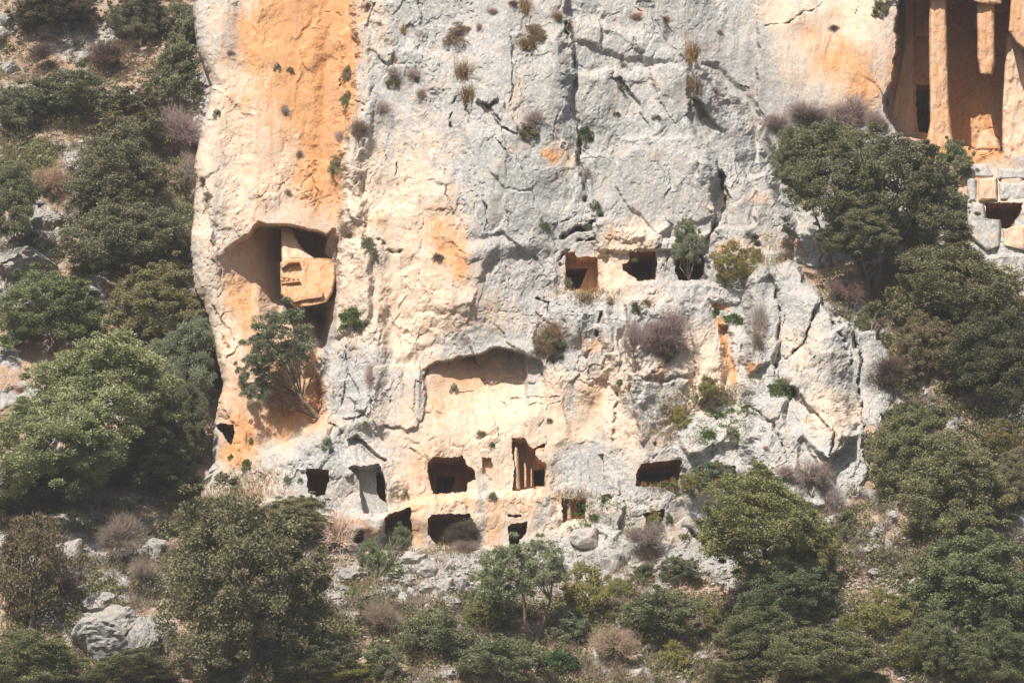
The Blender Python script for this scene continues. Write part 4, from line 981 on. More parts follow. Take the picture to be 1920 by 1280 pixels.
KIN = {}
def variants(kind, lst): KIN[kind] = lst
variants('oak', [crown_mesh('crown', 100 + s, 330, 390, 0.026, 0.021, M_OAK, lo_r=0.07, hi_r=0.16, shell=0.3) for s in range(3)])
variants('oakm', [crown_mesh('crown', 120 + s, 130, 220, 0.050, 0.040, M_OAK, lo_r=0.1, hi_r=0.22, shell=0.3) for s in range(2)])
variants('olive', [crown_mesh('crown', 140 + s, 310, 380, 0.038, 0.018, M_OLIVE, lo_r=0.08, hi_r=0.17, shell=0.3, up=0.6) for s in range(2)])
variants('olivem', [crown_mesh('crown', 150 + s, 120, 190, 0.065, 0.028, M_OLIVE, lo_r=0.09, hi_r=0.2, shell=0.3, up=0.6) for s in range(2)])
variants('oliveopen', [crown_mesh('crown', 155, 110, 150, 0.070, 0.024, M_OLIVE, lo_r=0.07, hi_r=0.17, up=0.4)])
variants('green', [crown_mesh('foliage', 160 + s, 34, 60, 0.15, 0.10, M_GREEN, hi_r=0.34) for s in range(2)])
variants('yellow', [crown_mesh('foliage', 170 + s, 60, 110, 0.10, 0.042, M_YELLOW, hi_r=0.28, up=0.9) for s in range(2)])
variants('cushion', [crown_mesh('foliage', 180 + s, 24, 55, 0.17, 0.09, M_CUSHION, low=-0.5, lo_r=.2, hi_r=0.36) for s in range(2)])
variants('russet', [crown_mesh('crown', 190, 110, 110, 0.055, 0.035, M_RUSSET, lo_r=0.09, hi_r=0.2)])
variants('dome', [crown_mesh('foliage', 195, 60, 110, 0.09, 0.04, M_TWIG, low=-0.6, lo_r=.2, hi_r=0.33)])
variants('bare', [(twig_crown('twigs', 200 + s, 3800, M_TWIG), None) for s in range(3)])
variants('bares', [(twig_crown('twigs', 240 + s, 900, M_TWIG, 0.014, 0.42), None) for s in range(4)])
variants('dark', [(twig_crown('twigs', 210 + s, 2600, M_TWIG_DK, 0.009), None) for s in range(2)])
variants('grass', [(grass_mesh('blades', 220 + s, 150, M_STRAW, 1.1, 0.9, 0.026), None) for s in range(2)])
variants('hang', [(grass_mesh('blades', 230, 190, M_STRAW, 1.7, 1.3, 0.026), None)])
STEMMED = {'bares_', 'oak', 'oakm', 'olive', 'olivem', 'oliveopen', 'russet', 'bare', 'dark', 'yellow'}
NAMES = {'oak': ('holm_oak', 'tree'), 'oakm': ('evergreen_shrub', 'shrub'), 'olive': ('olive_tree', 'tree'), 'olivem': ('olive_shrub', 'shrub'), 'oliveopen': ('olive_tree', 'tree'),
         'green': ('green_bush', 'bush'), 'yellow': ('yellow_green_bush', 'bush'), 'cushion': ('cushion_plant', 'plant'), 'russet': ('russet_tree', 'tree'), 'dome': ('brown_bush', 'bush'),
         'bare': ('bare_shrub', 'shrub'), 'dark': ('leafless_shrub', 'shrub'), 'bares': ('bare_shrub', 'shrub'), 'grass': ('grass_tuft', 'grass tuft'), 'hang': ('hanging_grass', 'grass tuft')}
prand = random.Random(99)
count = {}
def plant(kind, cx, cy, rx, ry, label, tint=(1, 1, 1), base=None, depth=None, trunk=None, group=None, fwd=0.35, deep=0.8, extra=None, tr=1.0):
    """crown centred on photo pixel (cx, cy); base = pixel where it stands"""
    name, cat = NAMES[kind]
    if kind == 'bare' and rx < 34: kind = 'bares'
    bx, by = base if base else (cx, cy + ry * (0.95 if kind in ('oak', 'olive', 'russet', 'oakm', 'olivem', 'bare', 'dark', 'yellow') else 0.6))
    db = surf_avg(bx, by, 4)
    dc = surf_avg(cx, cy, max(4, rx * 0.3)) if depth is None else depth
    m = mpp(dc)
    W = rx * m; H = ry * m
    small = rx < 40
    Dc = min(dc - W * fwd, dc - 0.05) if small else min(db - W * 0.1, dc - W * 0.25)
    if depth is not None: Dc = depth
    bw = P(bx, by, db + 0.05); cw = P(cx, cy, Dc)
    if kind in ('grass', 'hang'): cw = P(cx, cy + ry * (0.8 if kind == 'grass' else -0.2), surf_avg(cx, cy, 4) - 0.04); bw = cw
    root = bpy.data.objects.new(name, None); COL.objects.link(root); root.location = bw
    k = count.get(kind, 0); count[kind] = k + 1
    me, cl = KIN[kind][k % len(KIN[kind])]
    c = link(me.name.split('.')[0], me, root)
    c.location = cw - bw
    if kind in ('grass', 'hang'): c.scale = (W * 1.1, W * 0.8, H * 1.5)
    else: c.scale = (W * 1.12, W * deep, H * 1.12)
    rz = prand.uniform(-0.5, 0.5) + (math.pi if k % 2 else 0); c.rotation_euler = (0, prand.uniform(-.15, .15), rz)
    v = prand.uniform(0.88, 1.12)
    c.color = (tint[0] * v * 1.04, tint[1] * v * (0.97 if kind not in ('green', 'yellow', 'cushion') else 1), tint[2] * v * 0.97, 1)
    if kind in STEMMED:
        n = {'oak': 16, 'olive': 16, 'russet': 14, 'oliveopen': 20, 'oakm': 8, 'olivem': 9, 'bare': 12, 'dark': 11, 'yellow': 6}[kind]
        tg = []
        for _ in range(n):
            d = np.array([prand.gauss(0, 1), prand.gauss(0, 1) * 0.8, abs(prand.gauss(0, 1)) * 0.8 - 0.25]); d /= np.linalg.norm(d)
            q = prand.uniform(0.55, 0.85)
            tg.append(cw + d * np.array([W, W * deep, H]) * q)
        rr = 0.030 * (W + H) * tr * (0.45 if kind in ('bare', 'dark', 'yellow') else 1.0)
        tp = None
        if trunk is not None: tp = [P(a, b_, Dq) - bw for a, b_, Dq in trunk(db, Dc)] if callable(trunk) else [P(a, b_, db + (Dc - db) * i / (len(trunk) - 1)) - bw for i, (a, b_) in enumerate(trunk)]
        elif kind in ('oak', 'olive', 'russet'): tp = [np.zeros(3), (cw - bw) * 0.3 + np.array([0.05 * W, 0, 0]), (cw - bw) * 0.6, (cw - bw) * 0.85]
        V, F = stems('trunk', np.zeros(3), [t - bw for t in tg], rr, prand, M_BARK, tp)
        tm = mesh_py('trunk', V, F, M_BARK if kind not in ('bare', 'dark') else M_TWIG_DK, True)
        tob = link('trunk' if tp is not None else 'stems', tm, root)
    tag(root, label, cat, group)
    return root
GR = {'t': 'evergreen trees on the slope', 'c': 'small plants rooted in the cliff', 's': 'shrubs on the slope below the cliff'}
def pl(*a, **k):
    k.setdefault('group', 'trees and shrubs on the hillside'); return plant(*a, **k)
# left hillside, from the top down
pl('oak', 95, 22, 90, 44, 'dark evergreen tree spreading along the top edge above the left-hand orange earth bank', (0.85, .75, .75))
pl('oak', 262, 36, 66, 56, 'dark evergreen crown at the top just left of the deep shaded hollow', (0.75, .75, .75))
pl('dark', 85, 108, 44, 36, 'dark leafless shrub on bare orange soil near the upper left corner', (0.8, .8, .9))
pl('oakm', 325, 150, 58, 66, 'green evergreen shrub hugging the upper left edge of the cliff', (0.95, 1, .9))
pl('oakm', 345, 50, 44, 54, 'narrow evergreen shrub at the very top beside the cliff arris', (0.9, .95, .9))
pl('olivem', 130, 180, 100, 52, 'thin grey-green shrub above a long pale stone on the left slope', (0.8, .8, .75))
pl('dark', 205, 110, 60, 40, 'brown leafless thicket under the shaded hollow at the upper left', (1.2, 1.2, 1.2))
pl('olivem', 40, 215, 60, 46, 'grey-green shrub with dark stems at the left edge, upper part', (0.75, .75, .7))
pl('oakm', 240, 235, 92, 56, 'low olive-brown evergreen shrub filling the gully left of the cliff', (1.05, .95, .95))
pl('bare', 335, 262, 62, 62, 'purple-grey leafless shrub leaning against the cliff left edge', (.95, .88, .95))
pl('oak', 225, 345, 116, 96, 'big dark evergreen tree in the middle of the left gully', (0.85, .85, .85))
pl('bare', 95, 345, 44, 40, 'dry tawny shrub beside the slender-trunked tree at the far left', (1.15, 1.0, .75))
pl('oak', 245, 462, 135, 84, 'wide dark evergreen with bare limbs reaching to the cliff foot', (0.82, .84, .84))
pl('bare', 355, 330, 34, 52, 'small grey leafless shrub touching the cliff edge below the purple-grey one', (.9, .9, .85))
pl('oakm', 345, 430, 40, 60, 'narrow evergreen shrub pressed against the cliff left of the big hollow', (0.9, .95, .9))
pl('oak', 14, 378, 64, 74, 'small tree with a slender bent trunk before the grey boulder, far left', (0.95, 1.05, .95), base=(8, 552), trunk=[(8, 552), (12, 525), (14, 495), (24, 465), (27, 435), (18, 400)], tr=0.55, depth=surf_avg(8, 552) - 0.8)
pl('oak', 96, 590, 118, 76, 'round fresh green tree at the left edge below the grey boulder', (0.95, 1.2, .95))
pl('oak', 292, 592, 112, 84, 'rounded yellow-green evergreen crown against the cliff foot', (1.2, 1.15, .9))
pl('olive', 185, 735, 140, 104, 'large sunlit olive tree, upper of the two at the left', (1.25, 1.3, 1.0), depth=surf_avg(190, 870) - 3.2)
pl('olive', 110, 845, 150, 100, 'large sunlit olive tree at the left edge, lower of the two', (1.15, 1.2, .95), depth=surf_avg(150, 930) - 3.6)
pl('olive', 342, 690, 72, 92, 'grey-green olive crown between the yellow-green evergreen and the orange wall', (0.8, .85, .85))
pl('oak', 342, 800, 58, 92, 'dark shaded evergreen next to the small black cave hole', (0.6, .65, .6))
pl('oakm', 404, 706, 24, 26, 'small green bush poking out over the orange wall from the left trees', (1.0, 1.1, .8))
pl('oak', 270, 862, 100, 70, 'dark olive-green tree at the lower right of the big olive', (0.7, .78, .7))
pl('oakm', 330, 905, 50, 42, 'green shrub above the pale rocks left of the grey dome', (0.8, 1.0, .8))
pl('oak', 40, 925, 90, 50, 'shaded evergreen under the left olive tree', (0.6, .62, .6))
pl('russet', 58, 1085, 92, 112, 'thin tree with rust-brown leaves at the lower left edge', (0.85, 1.02, .9))
pl('dark', 118, 1120, 36, 52, 'dark leafless shrub at the foot of the rust-brown tree')
pl('bare', 228, 1018, 60, 52, 'grey-brown leafless shrub on the pale rock left of the biggest tree', (0.9, .9, .8))
pl('bare', 270, 1085, 36, 42, 'thin bare shrub just above the split grey boulder', (0.9, .9, .8))
pl('oak', 395, 1000, 90, 62, 'green upper crown adjoining the biggest evergreen on its left', (1.1, 1.1, .95))
pl('oak', 465, 1105, 175, 160, 'biggest evergreen tree, broad olive-brown crown at the bottom left centre', (1.0, .98, .92), depth=surf_avg(465, 1250) - 2.4)
pl('oak', 545, 980, 82, 42, 'low evergreen crown right under the grey dome with the first tomb', (1.15, 1.12, 1.0))
pl('oak', 60, 1245, 110, 52, 'green evergreen filling the bottom left corner', (1.0, 1.1, .9))
pl('oak', 240, 1262, 110, 34, 'low green shrub along the bottom edge under the split boulder', (0.95, .98, .85))
pl('oak', 590, 1240, 90, 52, 'dark evergreen shrub at the bottom edge right of the biggest tree', (0.7, .75, .7))
pl('yellow', 640, 1268, 70, 20, 'yellow-green herbs along the bottom edge left of centre', (.8, .85, .7))
# in front of the lower tombs
pl('bares', 636, 1012, 42, 60, 'leafless brown shrub standing in front of the lowest left tomb', (1.7, 1.5, 1.3))
pl('olivem', 745, 1014, 27, 34, 'green bush half covering the lower tomb under the gable tomb', (0.7, .8, .6), base=(735, 1060))
pl('olivem', 705, 1062, 36, 46, 'upright green shrub between grey rocks below the leafless brown one', (0.7, .8, .6))
pl('dark', 868, 1002, 40, 26, 'dark leaning shrub sprawling over the largest lower tomb mouth', (0.9, .95, 1.0), base=(840, 1025))
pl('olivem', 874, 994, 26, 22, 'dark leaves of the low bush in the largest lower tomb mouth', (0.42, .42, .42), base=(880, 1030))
pl('bare', 876, 1028, 34, 20, 'short grey shrub under the dark leaning one', (.9, .9, .85))
pl('bare', 716, 1172, 54, 46, 'twiggy brown shrub on a short dark stem, bottom centre left', (1.0, .95, .8), base=(708, 1205))
pl('olivem', 712, 1150, 46, 30, 'sparse leafy top beside the twiggy brown shrub', (0.75, .7, .6))
pl('olivem', 810, 1188, 72, 46, 'spreading grey-green shrub with a fan of dark stems, bottom centre', (0.8, .82, .7))
pl('olivem', 722, 1245, 42, 36, 'grey-green shrub at the bottom edge below the twiggy brown one', (0.75, .8, .7))
pl('oliveopen', 950, 1085, 74, 66, 'forked olive tree with pale trunk below the lower tombs', (1.05, 1.12, .95), base=(990, 1210), trunk=[(992, 1200), (985, 1160), (982, 1120), (975, 1095)], tr=1.0, depth=surf_avg(990, 1205) - 1.0)
pl('oliveopen', 1022, 1062, 50, 54, 'second leaning stem and crown of olive beside the forked tree', (1.0, 1.05, .95), base=(1004, 1212), trunk=[(1004, 1208), (1018, 1170), (1032, 1125), (1035, 1095)], tr=1.2, depth=surf_avg(1000, 1205) - 1.2)
pl('olivem', 915, 1128, 46, 46, 'dark grey-green shrub left of the forked olive trunk', (0.65, .66, .6))
pl('yellow', 912, 1158, 42, 34, 'yellow-green bush at the left foot of the forked olive', (.8, .85, .8))
pl('yellow', 1098, 1122, 48, 52, 'bright yellow-green bush right of the forked olive tree', (1, 1, .85))
pl('yellow', 1165, 1112, 36, 26, 'low yellow-green bush below the cracked grey rock', (.9, .95, .8))
pl('oakm', 1204, 1084, 28, 26, 'small dark evergreen shrub in front of the cracked grey rock', (0.8, .9, .8))
pl('bare', 1212, 1012, 52, 36, 'wispy grey shrub hanging below the ragged weedy tomb', (.85, .85, .85))
pl('dark', 1222, 1042, 30, 28, 'dark twisted shrub under the wispy grey one', (1.1, 1.1, 1.1))
pl('olivem', 1275, 1072, 42, 28, 'low grey-green shrub over orange earth, right of the dark evergreen', (0.7, .72, .65))
pl('olivem', 1232, 1150, 82, 46, 'wide flat-topped shrub with dark trunk on the stony bottom slope', (0.75, .78, .65), base=(1244, 1212))
pl('bare', 1150, 1212, 56, 44, 'tawny bare shrub at the bottom right of centre', (1.1, 1.0, .8))
pl('olivem', 1070, 1178, 40, 36, 'blue-green shrub right of the olive trunks', (0.8, .95, .9))
pl('olivem', 935, 1238, 92, 44, 'broad grey-green shrub along the bottom edge in the centre', (0.8, .85, .7))
pl('yellow', 1262, 1240, 32, 30, 'small round yellow-green bush near the bottom edge beside white stones', (1, 1, .85))
pl('green', 1312, 1200, 30, 20, 'bright green bush above the white stone at the bottom', (.8, .8, .7))
pl('green', 1050, 1245, 44, 24, 'dark green strap-leaved plants at the bottom beside white stones', (.55, .8, .8))
pl('yellow', 1350, 1170, 36, 34, 'pale yellow-green bush at the edge of the right-hand thicket', (.75, .78, .7))
# right side
pl('bare', 1590, 222, 62, 46, 'large grey leafless shrub above the big tree beside the temple tomb', (.95, .88, .88))
pl('bare', 1512, 222, 56, 34, 'grey leafless shrub left of the largest one over the big right-hand tree', (1, .95, .95))
pl('bare', 1456, 232, 34, 24, 'pale wispy shrub at the left end of the leafless row on the smooth wall', (1.1, 1.08, 1.05))
pl('bare', 1642, 240, 36, 34, 'grey leafless shrub beside the foot of the temple pier', (.9, .85, .82))
pl('oak', 1555, 330, 112, 95, 'big dark evergreen tree right of the smooth wall, its left half', (0.82, .86, .78), base=(1620, 530), depth=surf_avg(1600, 500) - 2.6)
pl('oak', 1690, 365, 122, 112, 'big dark evergreen tree under the temple tomb, right part', (0.78, .82, .76), base=(1640, 540), depth=surf_avg(1640, 500) - 3.0)
pl('oak', 1610, 440, 90, 62, 'lower skirt of dark foliage above the shaded gap in the right trees', (0.85, .87, .8), base=(1630, 560), depth=surf_avg(1620, 520) - 2.6)
pl('oak', 1492, 300, 52, 56, 'left shoulder of dark foliage against the smooth grey wall under the bare shrub', (0.9, .93, .85), base=(1560, 500), depth=surf_avg(1600, 500) - 2.4)
pl('oak', 1755, 440, 80, 66, 'dark foliage reaching toward the podium from the big right-hand tree', (0.9, .93, .85), base=(1720, 540), depth=surf_avg(1640, 500) - 2.8)
pl('oakm', 1790, 310, 36, 46, 'small evergreen shrub at the lower left of the temple podium', (0.9, 1, .9))
pl('olivem', 1800, 392, 30, 30, 'green bush in front of the podium left of its black hole', (0.7, .8, .6))
pl('bare', 1588, 552, 46, 42, 'reddish-grey bare shrub between the outcrop top and the dark trees', (.95, .8, .8))
pl('oak', 1800, 560, 150, 92, 'wide evergreen at the right edge below the podium', (0.95, .95, .85))
pl('oak', 1850, 680, 110, 90, 'dark evergreen at the right edge, midway down', (0.72, .75, .68))
pl('oak', 1738, 655, 70, 66, 'dull brown-green evergreen right of the outcrop shoulder', (1.0, .85, .8))
pl('dark', 1668, 705, 46, 46, 'thin leaning bare tree over the right shoulder of the outcrop', (.9, .9, .9), base=(1704, 770))
pl('oakm', 1632, 600, 30, 36, 'small dark bush wedged behind the outcrop edge', (0.7, .75, .6))
pl('olivem', 1700, 780, 52, 30, 'grey-brown shrub top by the outcrop, above the large lower oak', (0.65, .62, .55))
pl('oak', 1705, 860, 84, 84, 'green evergreen tree against the right side of the pale dome', (1.0, 1.05, .85))
pl('oak', 1790, 930, 120, 100, 'large evergreen tree in the lower right, sunlit top', (0.95, .97, .82))
pl('yellow', 1880, 832, 52, 34, 'tawny yellow bush at the right edge beneath the dark evergreen', (.85, .8, .75))
pl('oak', 1905, 905, 60, 60, 'evergreen at the right edge next to the tawny bush', (0.95, .9, .85))
pl('bare', 1522, 896, 50, 42, 'grey-brown leafless shrub in front of the pale dome', (.85, .82, .78))
pl('bare', 1470, 890, 26, 22, 'small grey leafless shrub left of the larger one on the dome', (.95, .92, .88))
pl('oakm', 1425, 890, 24, 26, 'small bright evergreen bush at the top of the round oak crown', (1.1, 1.2, .8))
pl('olivem', 1342, 895, 44, 28, 'grey-green bush hiding the dark square tomb', (0.7, .85, .8))
pl('yellow', 1300, 912, 28, 24, 'pale yellow-green bush right of the wide low tomb', (.8, .85, .7))
pl('oak', 1432, 992, 138, 98, 'round green oak crown in front of the pale dome, lower right of centre', (1.15, 1.2, .85), depth=surf_avg(1430, 1090) - 2.6)
pl('oak', 1512, 1040, 62, 60, 'yellowish oak crown to the right of the round one', (1.2, 1.2, .8))
pl('oak', 1480, 1120, 108, 66, 'dark green shrub under the round oak crown', (0.75, .95, .8))
pl('bare', 1562, 950, 30, 46, 'thin grey shrub beside the bare pale gully', (.8, .8, .8))
pl('oakm', 1585, 990, 26, 30, 'small green bush in the pale gully', (0.9, 1.0, .8))
pl('yellow', 1658, 1158, 56, 40, 'yellow-green bush in the clearing at the lower right', (.85, .9, .75))
pl('yellow', 1595, 1180, 30, 30, 'small olive-yellow bush on the left of the lower right clearing', (.7, .75, .6))
pl('yellow', 1700, 1230, 46, 36, 'yellow-green shrub at the bottom under the clearing', (.75, .8, .65))
pl('oak', 1815, 1110, 140, 100, 'large dark green tree in the bottom right', (0.78, .9, .75))
pl('oak', 1870, 1235, 90, 60, 'dark evergreen in the bottom right corner', (0.75, .85, .7))
pl('oak', 1750, 1215, 70, 60, 'dark green shrub between the yellow-green one and the corner tree', (0.8, .9, .75))
pl('oak', 1560, 1240, 118, 60, 'olive-green evergreen at the bottom edge, right', (0.95, 1.0, .8))
pl('oak', 1420, 1205, 90, 62, 'mid green shrub at the bottom, left of the olive-green evergreen', (0.85, .95, .8))
pl('oak', 1385, 1262, 70, 30, 'low olive shrub on the bottom edge right of the white stones', (0.95, .95, .8))
# the leaning olive on the cliff
pl('oliveopen', 524, 644, 78, 66, 'leaning olive tree growing out of the rock before the orange wall', (0.78, .85, .8), base=(598, 784), trunk=[(598, 784), (585, 768), (566, 748), (552, 722), (545, 702)], tr=0.75, depth=surf_avg(560, 700) - 1.6)
pl('oliveopen', 476, 716, 40, 52, 'lower left branch mass of olive over the orange wall', (0.75, .82, .78), base=(560, 745), tr=0.45, depth=surf_avg(500, 740) - 1.2)
pl('dark', 545, 762, 52, 26, 'bare drooping twigs beneath the leaning olive', (1.2, 1.1, 1.0), base=(594, 786))
# plants on the cliff
def cp(*a, **k):
    k.setdefault('group', 'plants rooted in the cliff face'); k.setdefault('fwd', 0.15); k.setdefault('deep', 0.6); return plant(*a, **k)
cp('dome', 856, 76, 28, 27, 'dense brown dome-shaped bush on the grey face near the top', (.68, .62, .48))
cp('hang', 868, 150, 22, 34, 'straw-coloured grass hanging in a fan above the triangular slab', (1, .95, .9))
cp('hang', 876, 192, 18, 32, 'lower tail of dry hanging grass in the fissure by the slab', (.85, .8, .7))
cp('hang', 985, 30, 14, 40, 'narrow strip of dry grass in the crack at the top edge', (1, .95, .9))
cp('dome', 1005, 74, 26, 24, 'brown-green bush right of the narrow grass strip', (.7, .62, .42))
cp('hang', 988, 96, 22, 26, 'tan grass spilling from under the brown-green bush', (1, .95, .8))
cp('bare', 1004, 230, 32, 28, 'grey leafless shrub above the small orange oval patch', (.85, .82, .82))
cp('oakm', 992, 250, 22, 18, 'green foot of the grey shrub over the orange oval patch', (1.1, 1.0, .95))
cp('green', 1095, 258, 18, 21, 'round green bush beside the long dark crack', (.75, .75, .7))
cp('hang', 1300, 120, 20, 42, 'tall brown dry grass in the groove right of the square slab', (.95, .85, .75))
cp('hang', 1304, 178, 18, 34, 'lower brown grass in the same groove', (.8, .7, .6))
cp('bare', 1314, 222, 15, 22, 'small grey shrub at the bottom of the grassy groove', (.8, .8, .75))
cp('grass', 745, 104, 14, 18, 'thin straw tuft left of the brown dome bush', (1, .9, .8))
cp('grass', 756, 50, 10, 14, 'tiny straw tuft near the top left of the grey face', (1, .9, .8))
cp('bare', 738, 140, 24, 20, 'pale grey twigs on the left shelf of the grey face', (1.1, 1.1, 1))
cp('bare', 778, 146, 28, 24, 'grey twiggy shrub on the small shelf, right one', (.95, .95, .9))
cp('yellow', 738, 156, 16, 10, 'dull yellow herb below the pale grey twigs', (.7, .65, .5))
cp('bare', 790, 182, 16, 18, 'small hanging brown shrub under the twiggy shelf', (1, .9, .75))
cp('bare', 722, 208, 26, 22, 'faint grey shrub near the left edge of the grey face', (1.15, 1.15, 1.1))
cp('dark', 674, 250, 26, 34, 'dark grey shrub in the corner of orange wall and grey face', (1.2, 1.2, 1.1))
cp('bare', 636, 262, 16, 22, 'pale grey shrub on the orange side of the corner', (1.05, 1.0, .95))
cp('olivem', 652, 190, 16, 20, 'small olive bush above the dark corner shrub', (0.85, .85, .7))
cp('oakm', 650, 142, 10, 18, 'tiny dark bush high in the corner crack', (1.2, 1.1, 1))
cp('dome', 631, 318, 18, 21, 'olive-brown cushion bush at the corner above the hollow', (.62, .66, .38))
cp('green', 664, 602, 27, 26, 'bright green cushion bush on the rib right of the hollow', (.75, .8, .6))
cp('bare', 534, 212, 15, 20, 'round grey shrub in the middle of the orange wall', (.8, .75, .75))
cp('bare', 562, 291, 11, 11, 'small grey shrub lower on the orange wall', (.8, .72, .72))
cp('bare', 434, 102, 13, 10, 'small grey shrub on the upper left of the orange wall', (.8, .72, .75))
cp('cushion', 519, 129, 8, 9, 'tiny green-grey cushion at the centre of the orange wall', (.8, .8, .75))
cp('cushion', 544, 134, 8, 8, 'tiny brown cushion right of the green-grey one', (1, .8, .65))
cp('cushion', 406, 216, 10, 9, 'grey cushion plant near the left arris of the cliff', (.8, .85, .75))
cp('dome', 391, 372, 12, 11, 'small green-grey clump on the left arris above the hollow', (.6, .68, .5))
cp('dark', 381, 340, 9, 12, 'dark tuft on the left arris beside the trees', (1.2, 1.1, 1.2))
cp('bare', 538, 362, 12, 9, 'small grey shrub just over the roof of the big hollow', (.8, .75, .7))
cp('dark', 632, 462, 24, 34, 'dark leafless shrub at the right mouth of the big hollow', (1.3, 1.1, 1.0))
cp('bare', 650, 440, 26, 32, 'brown twiggy bush right of the hollow', (.95, .85, .7))
cp('cushion', 692, 470, 14, 28, 'green-grey growth on the white rib beside the hollow', (.7, .75, .6))
cp('cushion', 1115, 396, 14, 17, 'grey-green cushion at the end of the overhang crack', (.75, .8, .7))
cp('bare', 1100, 330, 14, 20, 'small grey shrub in the long crack above the cushion', (.85, .85, .8))
cp('cushion', 1022, 430, 12, 15, 'grey-green cushion left of the overhang steps', (.75, .8, .7))
cp('cushion', 1106, 432, 9, 9, 'small grey-green cushion under the overhang', (.75, .8, .7))
cp('cushion', 822, 488, 12, 12, 'dark grey cushion under the orange stains of the middle face', (.6, .55, .55))
cp('cushion', 1162, 168, 11, 8, 'grey cushion on the square slab, upper one', (.75, .72, .68))
cp('cushion', 1157, 216, 8, 6, 'grey cushion on the square slab, lower one', (.8, .78, .72))
cp('cushion', 1230, 222, 12, 5, 'flat green-grey cushion on a ledge of the square slab', (.8, .82, .7))
cp('bare', 1170, 124, 10, 9, 'tiny shrub on top edge of the square slab', (.85, .8, .65))
cp('dark', 1248, 42, 20, 15, 'dark low shrub at the top of the smooth grey wall', (1.2, 1.1, 1.1))
cp('bare', 1190, 34, 22, 12, 'reddish dry growth along the top ledge', (1.1, .85, .8))
cp('oakm', 1652, 20, 17, 20, 'small evergreen bush on the cream wall beside the temple tomb', (0.95, .9, .75))
cp('dark', 1564, 54, 13, 9, 'tiny dark shrub on the cream wall near the top', (1.1, 1, 1))
cp('bare', 1340, 172, 16, 12, 'small dull shrub right of the grassy groove', (.8, .8, .75))
cp('bare', 1350, 62, 12, 8, 'tiny grey shrub in the middle of the smooth wall top', (1, .95, .9))
cp('olivem', 1292, 462, 34, 46, 'grey-green olive bush growing over the right upper tomb', (0.85, .9, .85), base=(1292, 524), deep=.7)
cp('yellow', 1372, 505, 50, 40, 'big yellow-green bush on the ledge right of the three upper tombs', (.95, .9, .75), deep=.7)
cp('yellow', 1420, 488, 16, 22, 'small yellow-green bush at the foot of the outcrop top', (.85, .8, .65))
cp('grass', 1096, 556, 20, 12, 'straw-green grass on the ledge under the left upper tomb', (1, 1, .7))
cp('cushion', 1066, 536, 8, 16, 'small grey bush inside the mouth of the left upper tomb', (.7, .75, .6))
cp('grass', 1145, 562, 16, 12, 'straw-green grass on the ledge between the upper tombs', (.9, .9, .6))
cp('grass', 1214, 566, 14, 12, 'yellowish tuft below the middle upper tomb', (.9, .85, .6))
cp('green', 1190, 582, 10, 16, 'green-grey herb hanging below the ledge', (.8, .8, .7))
cp('green', 1378, 600, 20, 12, 'bright green bush on the orange earth streak', (.7, .9, .6))
cp('green', 1342, 590, 8, 12, 'small green tuft above the orange earth streak', (.7, .9, .6))
cp('dark', 1038, 640, 44, 46, 'dark brown-green shrub above the right end of the arched recess', (1.7, 1.6, 1.2), deep=.7)
cp('olivem', 1032, 645, 36, 34, 'olive leaves low in the dark shrub by the arched recess', (0.75, .68, .55), deep=.7)
cp('bare', 1250, 635, 72, 50, 'large purple-grey leafless shrub in the middle of the rocky slope', (.78, .72, .75), deep=.7)
cp('bare', 1190, 650, 36, 52, 'grey leafless shrub left of the large purple-grey one', (.85, .8, .8), deep=.7)
cp('dark', 1245, 655, 46, 34, 'dark stems at the foot of the large purple-grey shrub', (1.1, 1.1, 1.1), deep=.7)
cp('bare', 1424, 620, 22, 62, 'grey shrub in the groove down the left of the outcrop', (.8, .82, .78))
cp('dark', 1424, 650, 16, 36, 'dark twigs low in the outcrop groove', (1.0, 1.1, 1.0))
cp('green', 1466, 738, 24, 28, 'green-grey bush at the foot of the outcrop groove', (.8, .85, .8))
cp('bare', 1476, 728, 22, 26, 'thin grey shrub behind the green-grey bush of the outcrop', (.9, .9, .85))
cp('yellow', 1325, 730, 20, 22, 'yellow-green herb on the earth shelf above the dome', (.85, .85, .65))
cp('yellow', 1275, 795, 26, 34, 'tawny yellow herbs left of the pale dome top', (.95, .9, .7))
cp('grass', 1182, 718, 12, 14, 'straw tuft in the rock fissure right of the arched recess', (1, .9, .7))
cp('green', 1162, 718, 7, 8, 'tiny bright green tuft beside the straw tuft', (.9, 1, .6))
cp('green', 1330, 816, 14, 10, 'bright green weed on the pale dome, left side', (.8, 1, .6))
cp('olivem', 1378, 818, 18, 14, 'small grey bush on top of the pale dome', (1, 1, .95))
cp('bare', 1436, 842, 10, 9, 'tiny brown shrub on the dome face', (.95, .85, .8))
cp('green', 1348, 780, 12, 7, 'bright green weed on the dome crest', (.75, .9, .5))
cp('green', 1402, 766, 12, 8, 'green weed under the groove shrub, on the dome crest', (.75, .9, .5))
cp('cushion', 850, 733, 9, 12, 'round grey cushion plant inside the arched recess', (.95, 1, .95))
cp('cushion', 904, 818, 11, 10, 'grey cushion above the small square niche', (.85, .85, .85))
cp('cushion', 922, 836, 7, 6, 'small brown cushion near the square niche', (.8, .75, .5))
cp('cushion', 1031, 790, 6, 6, 'tiny grey cushion right above the tall tomb', (.85, .9, .8))
cp('cushion', 612, 836, 11, 13, 'grey-green cushion above the leftmost dome tomb', (.8, .95, .75))
cp('cushion', 538, 906, 7, 13, 'grey-green cushion at the left margin of the dome', (.75, .9, .75))
cp('cushion', 562, 902, 6, 6, 'tiny green cushion left of the leftmost tomb', (.7, 1, .6))
cp('green', 461, 874, 10, 14, 'bright green bush under the orange wall', (.9, 1, .7))
cp('green', 434, 860, 7, 9, 'small green bush beside the cave hole', (.8, .95, .7))
cp('green', 470, 828, 4, 8, 'tiny green plant on the orange wall foot', (.7, .85, .6))
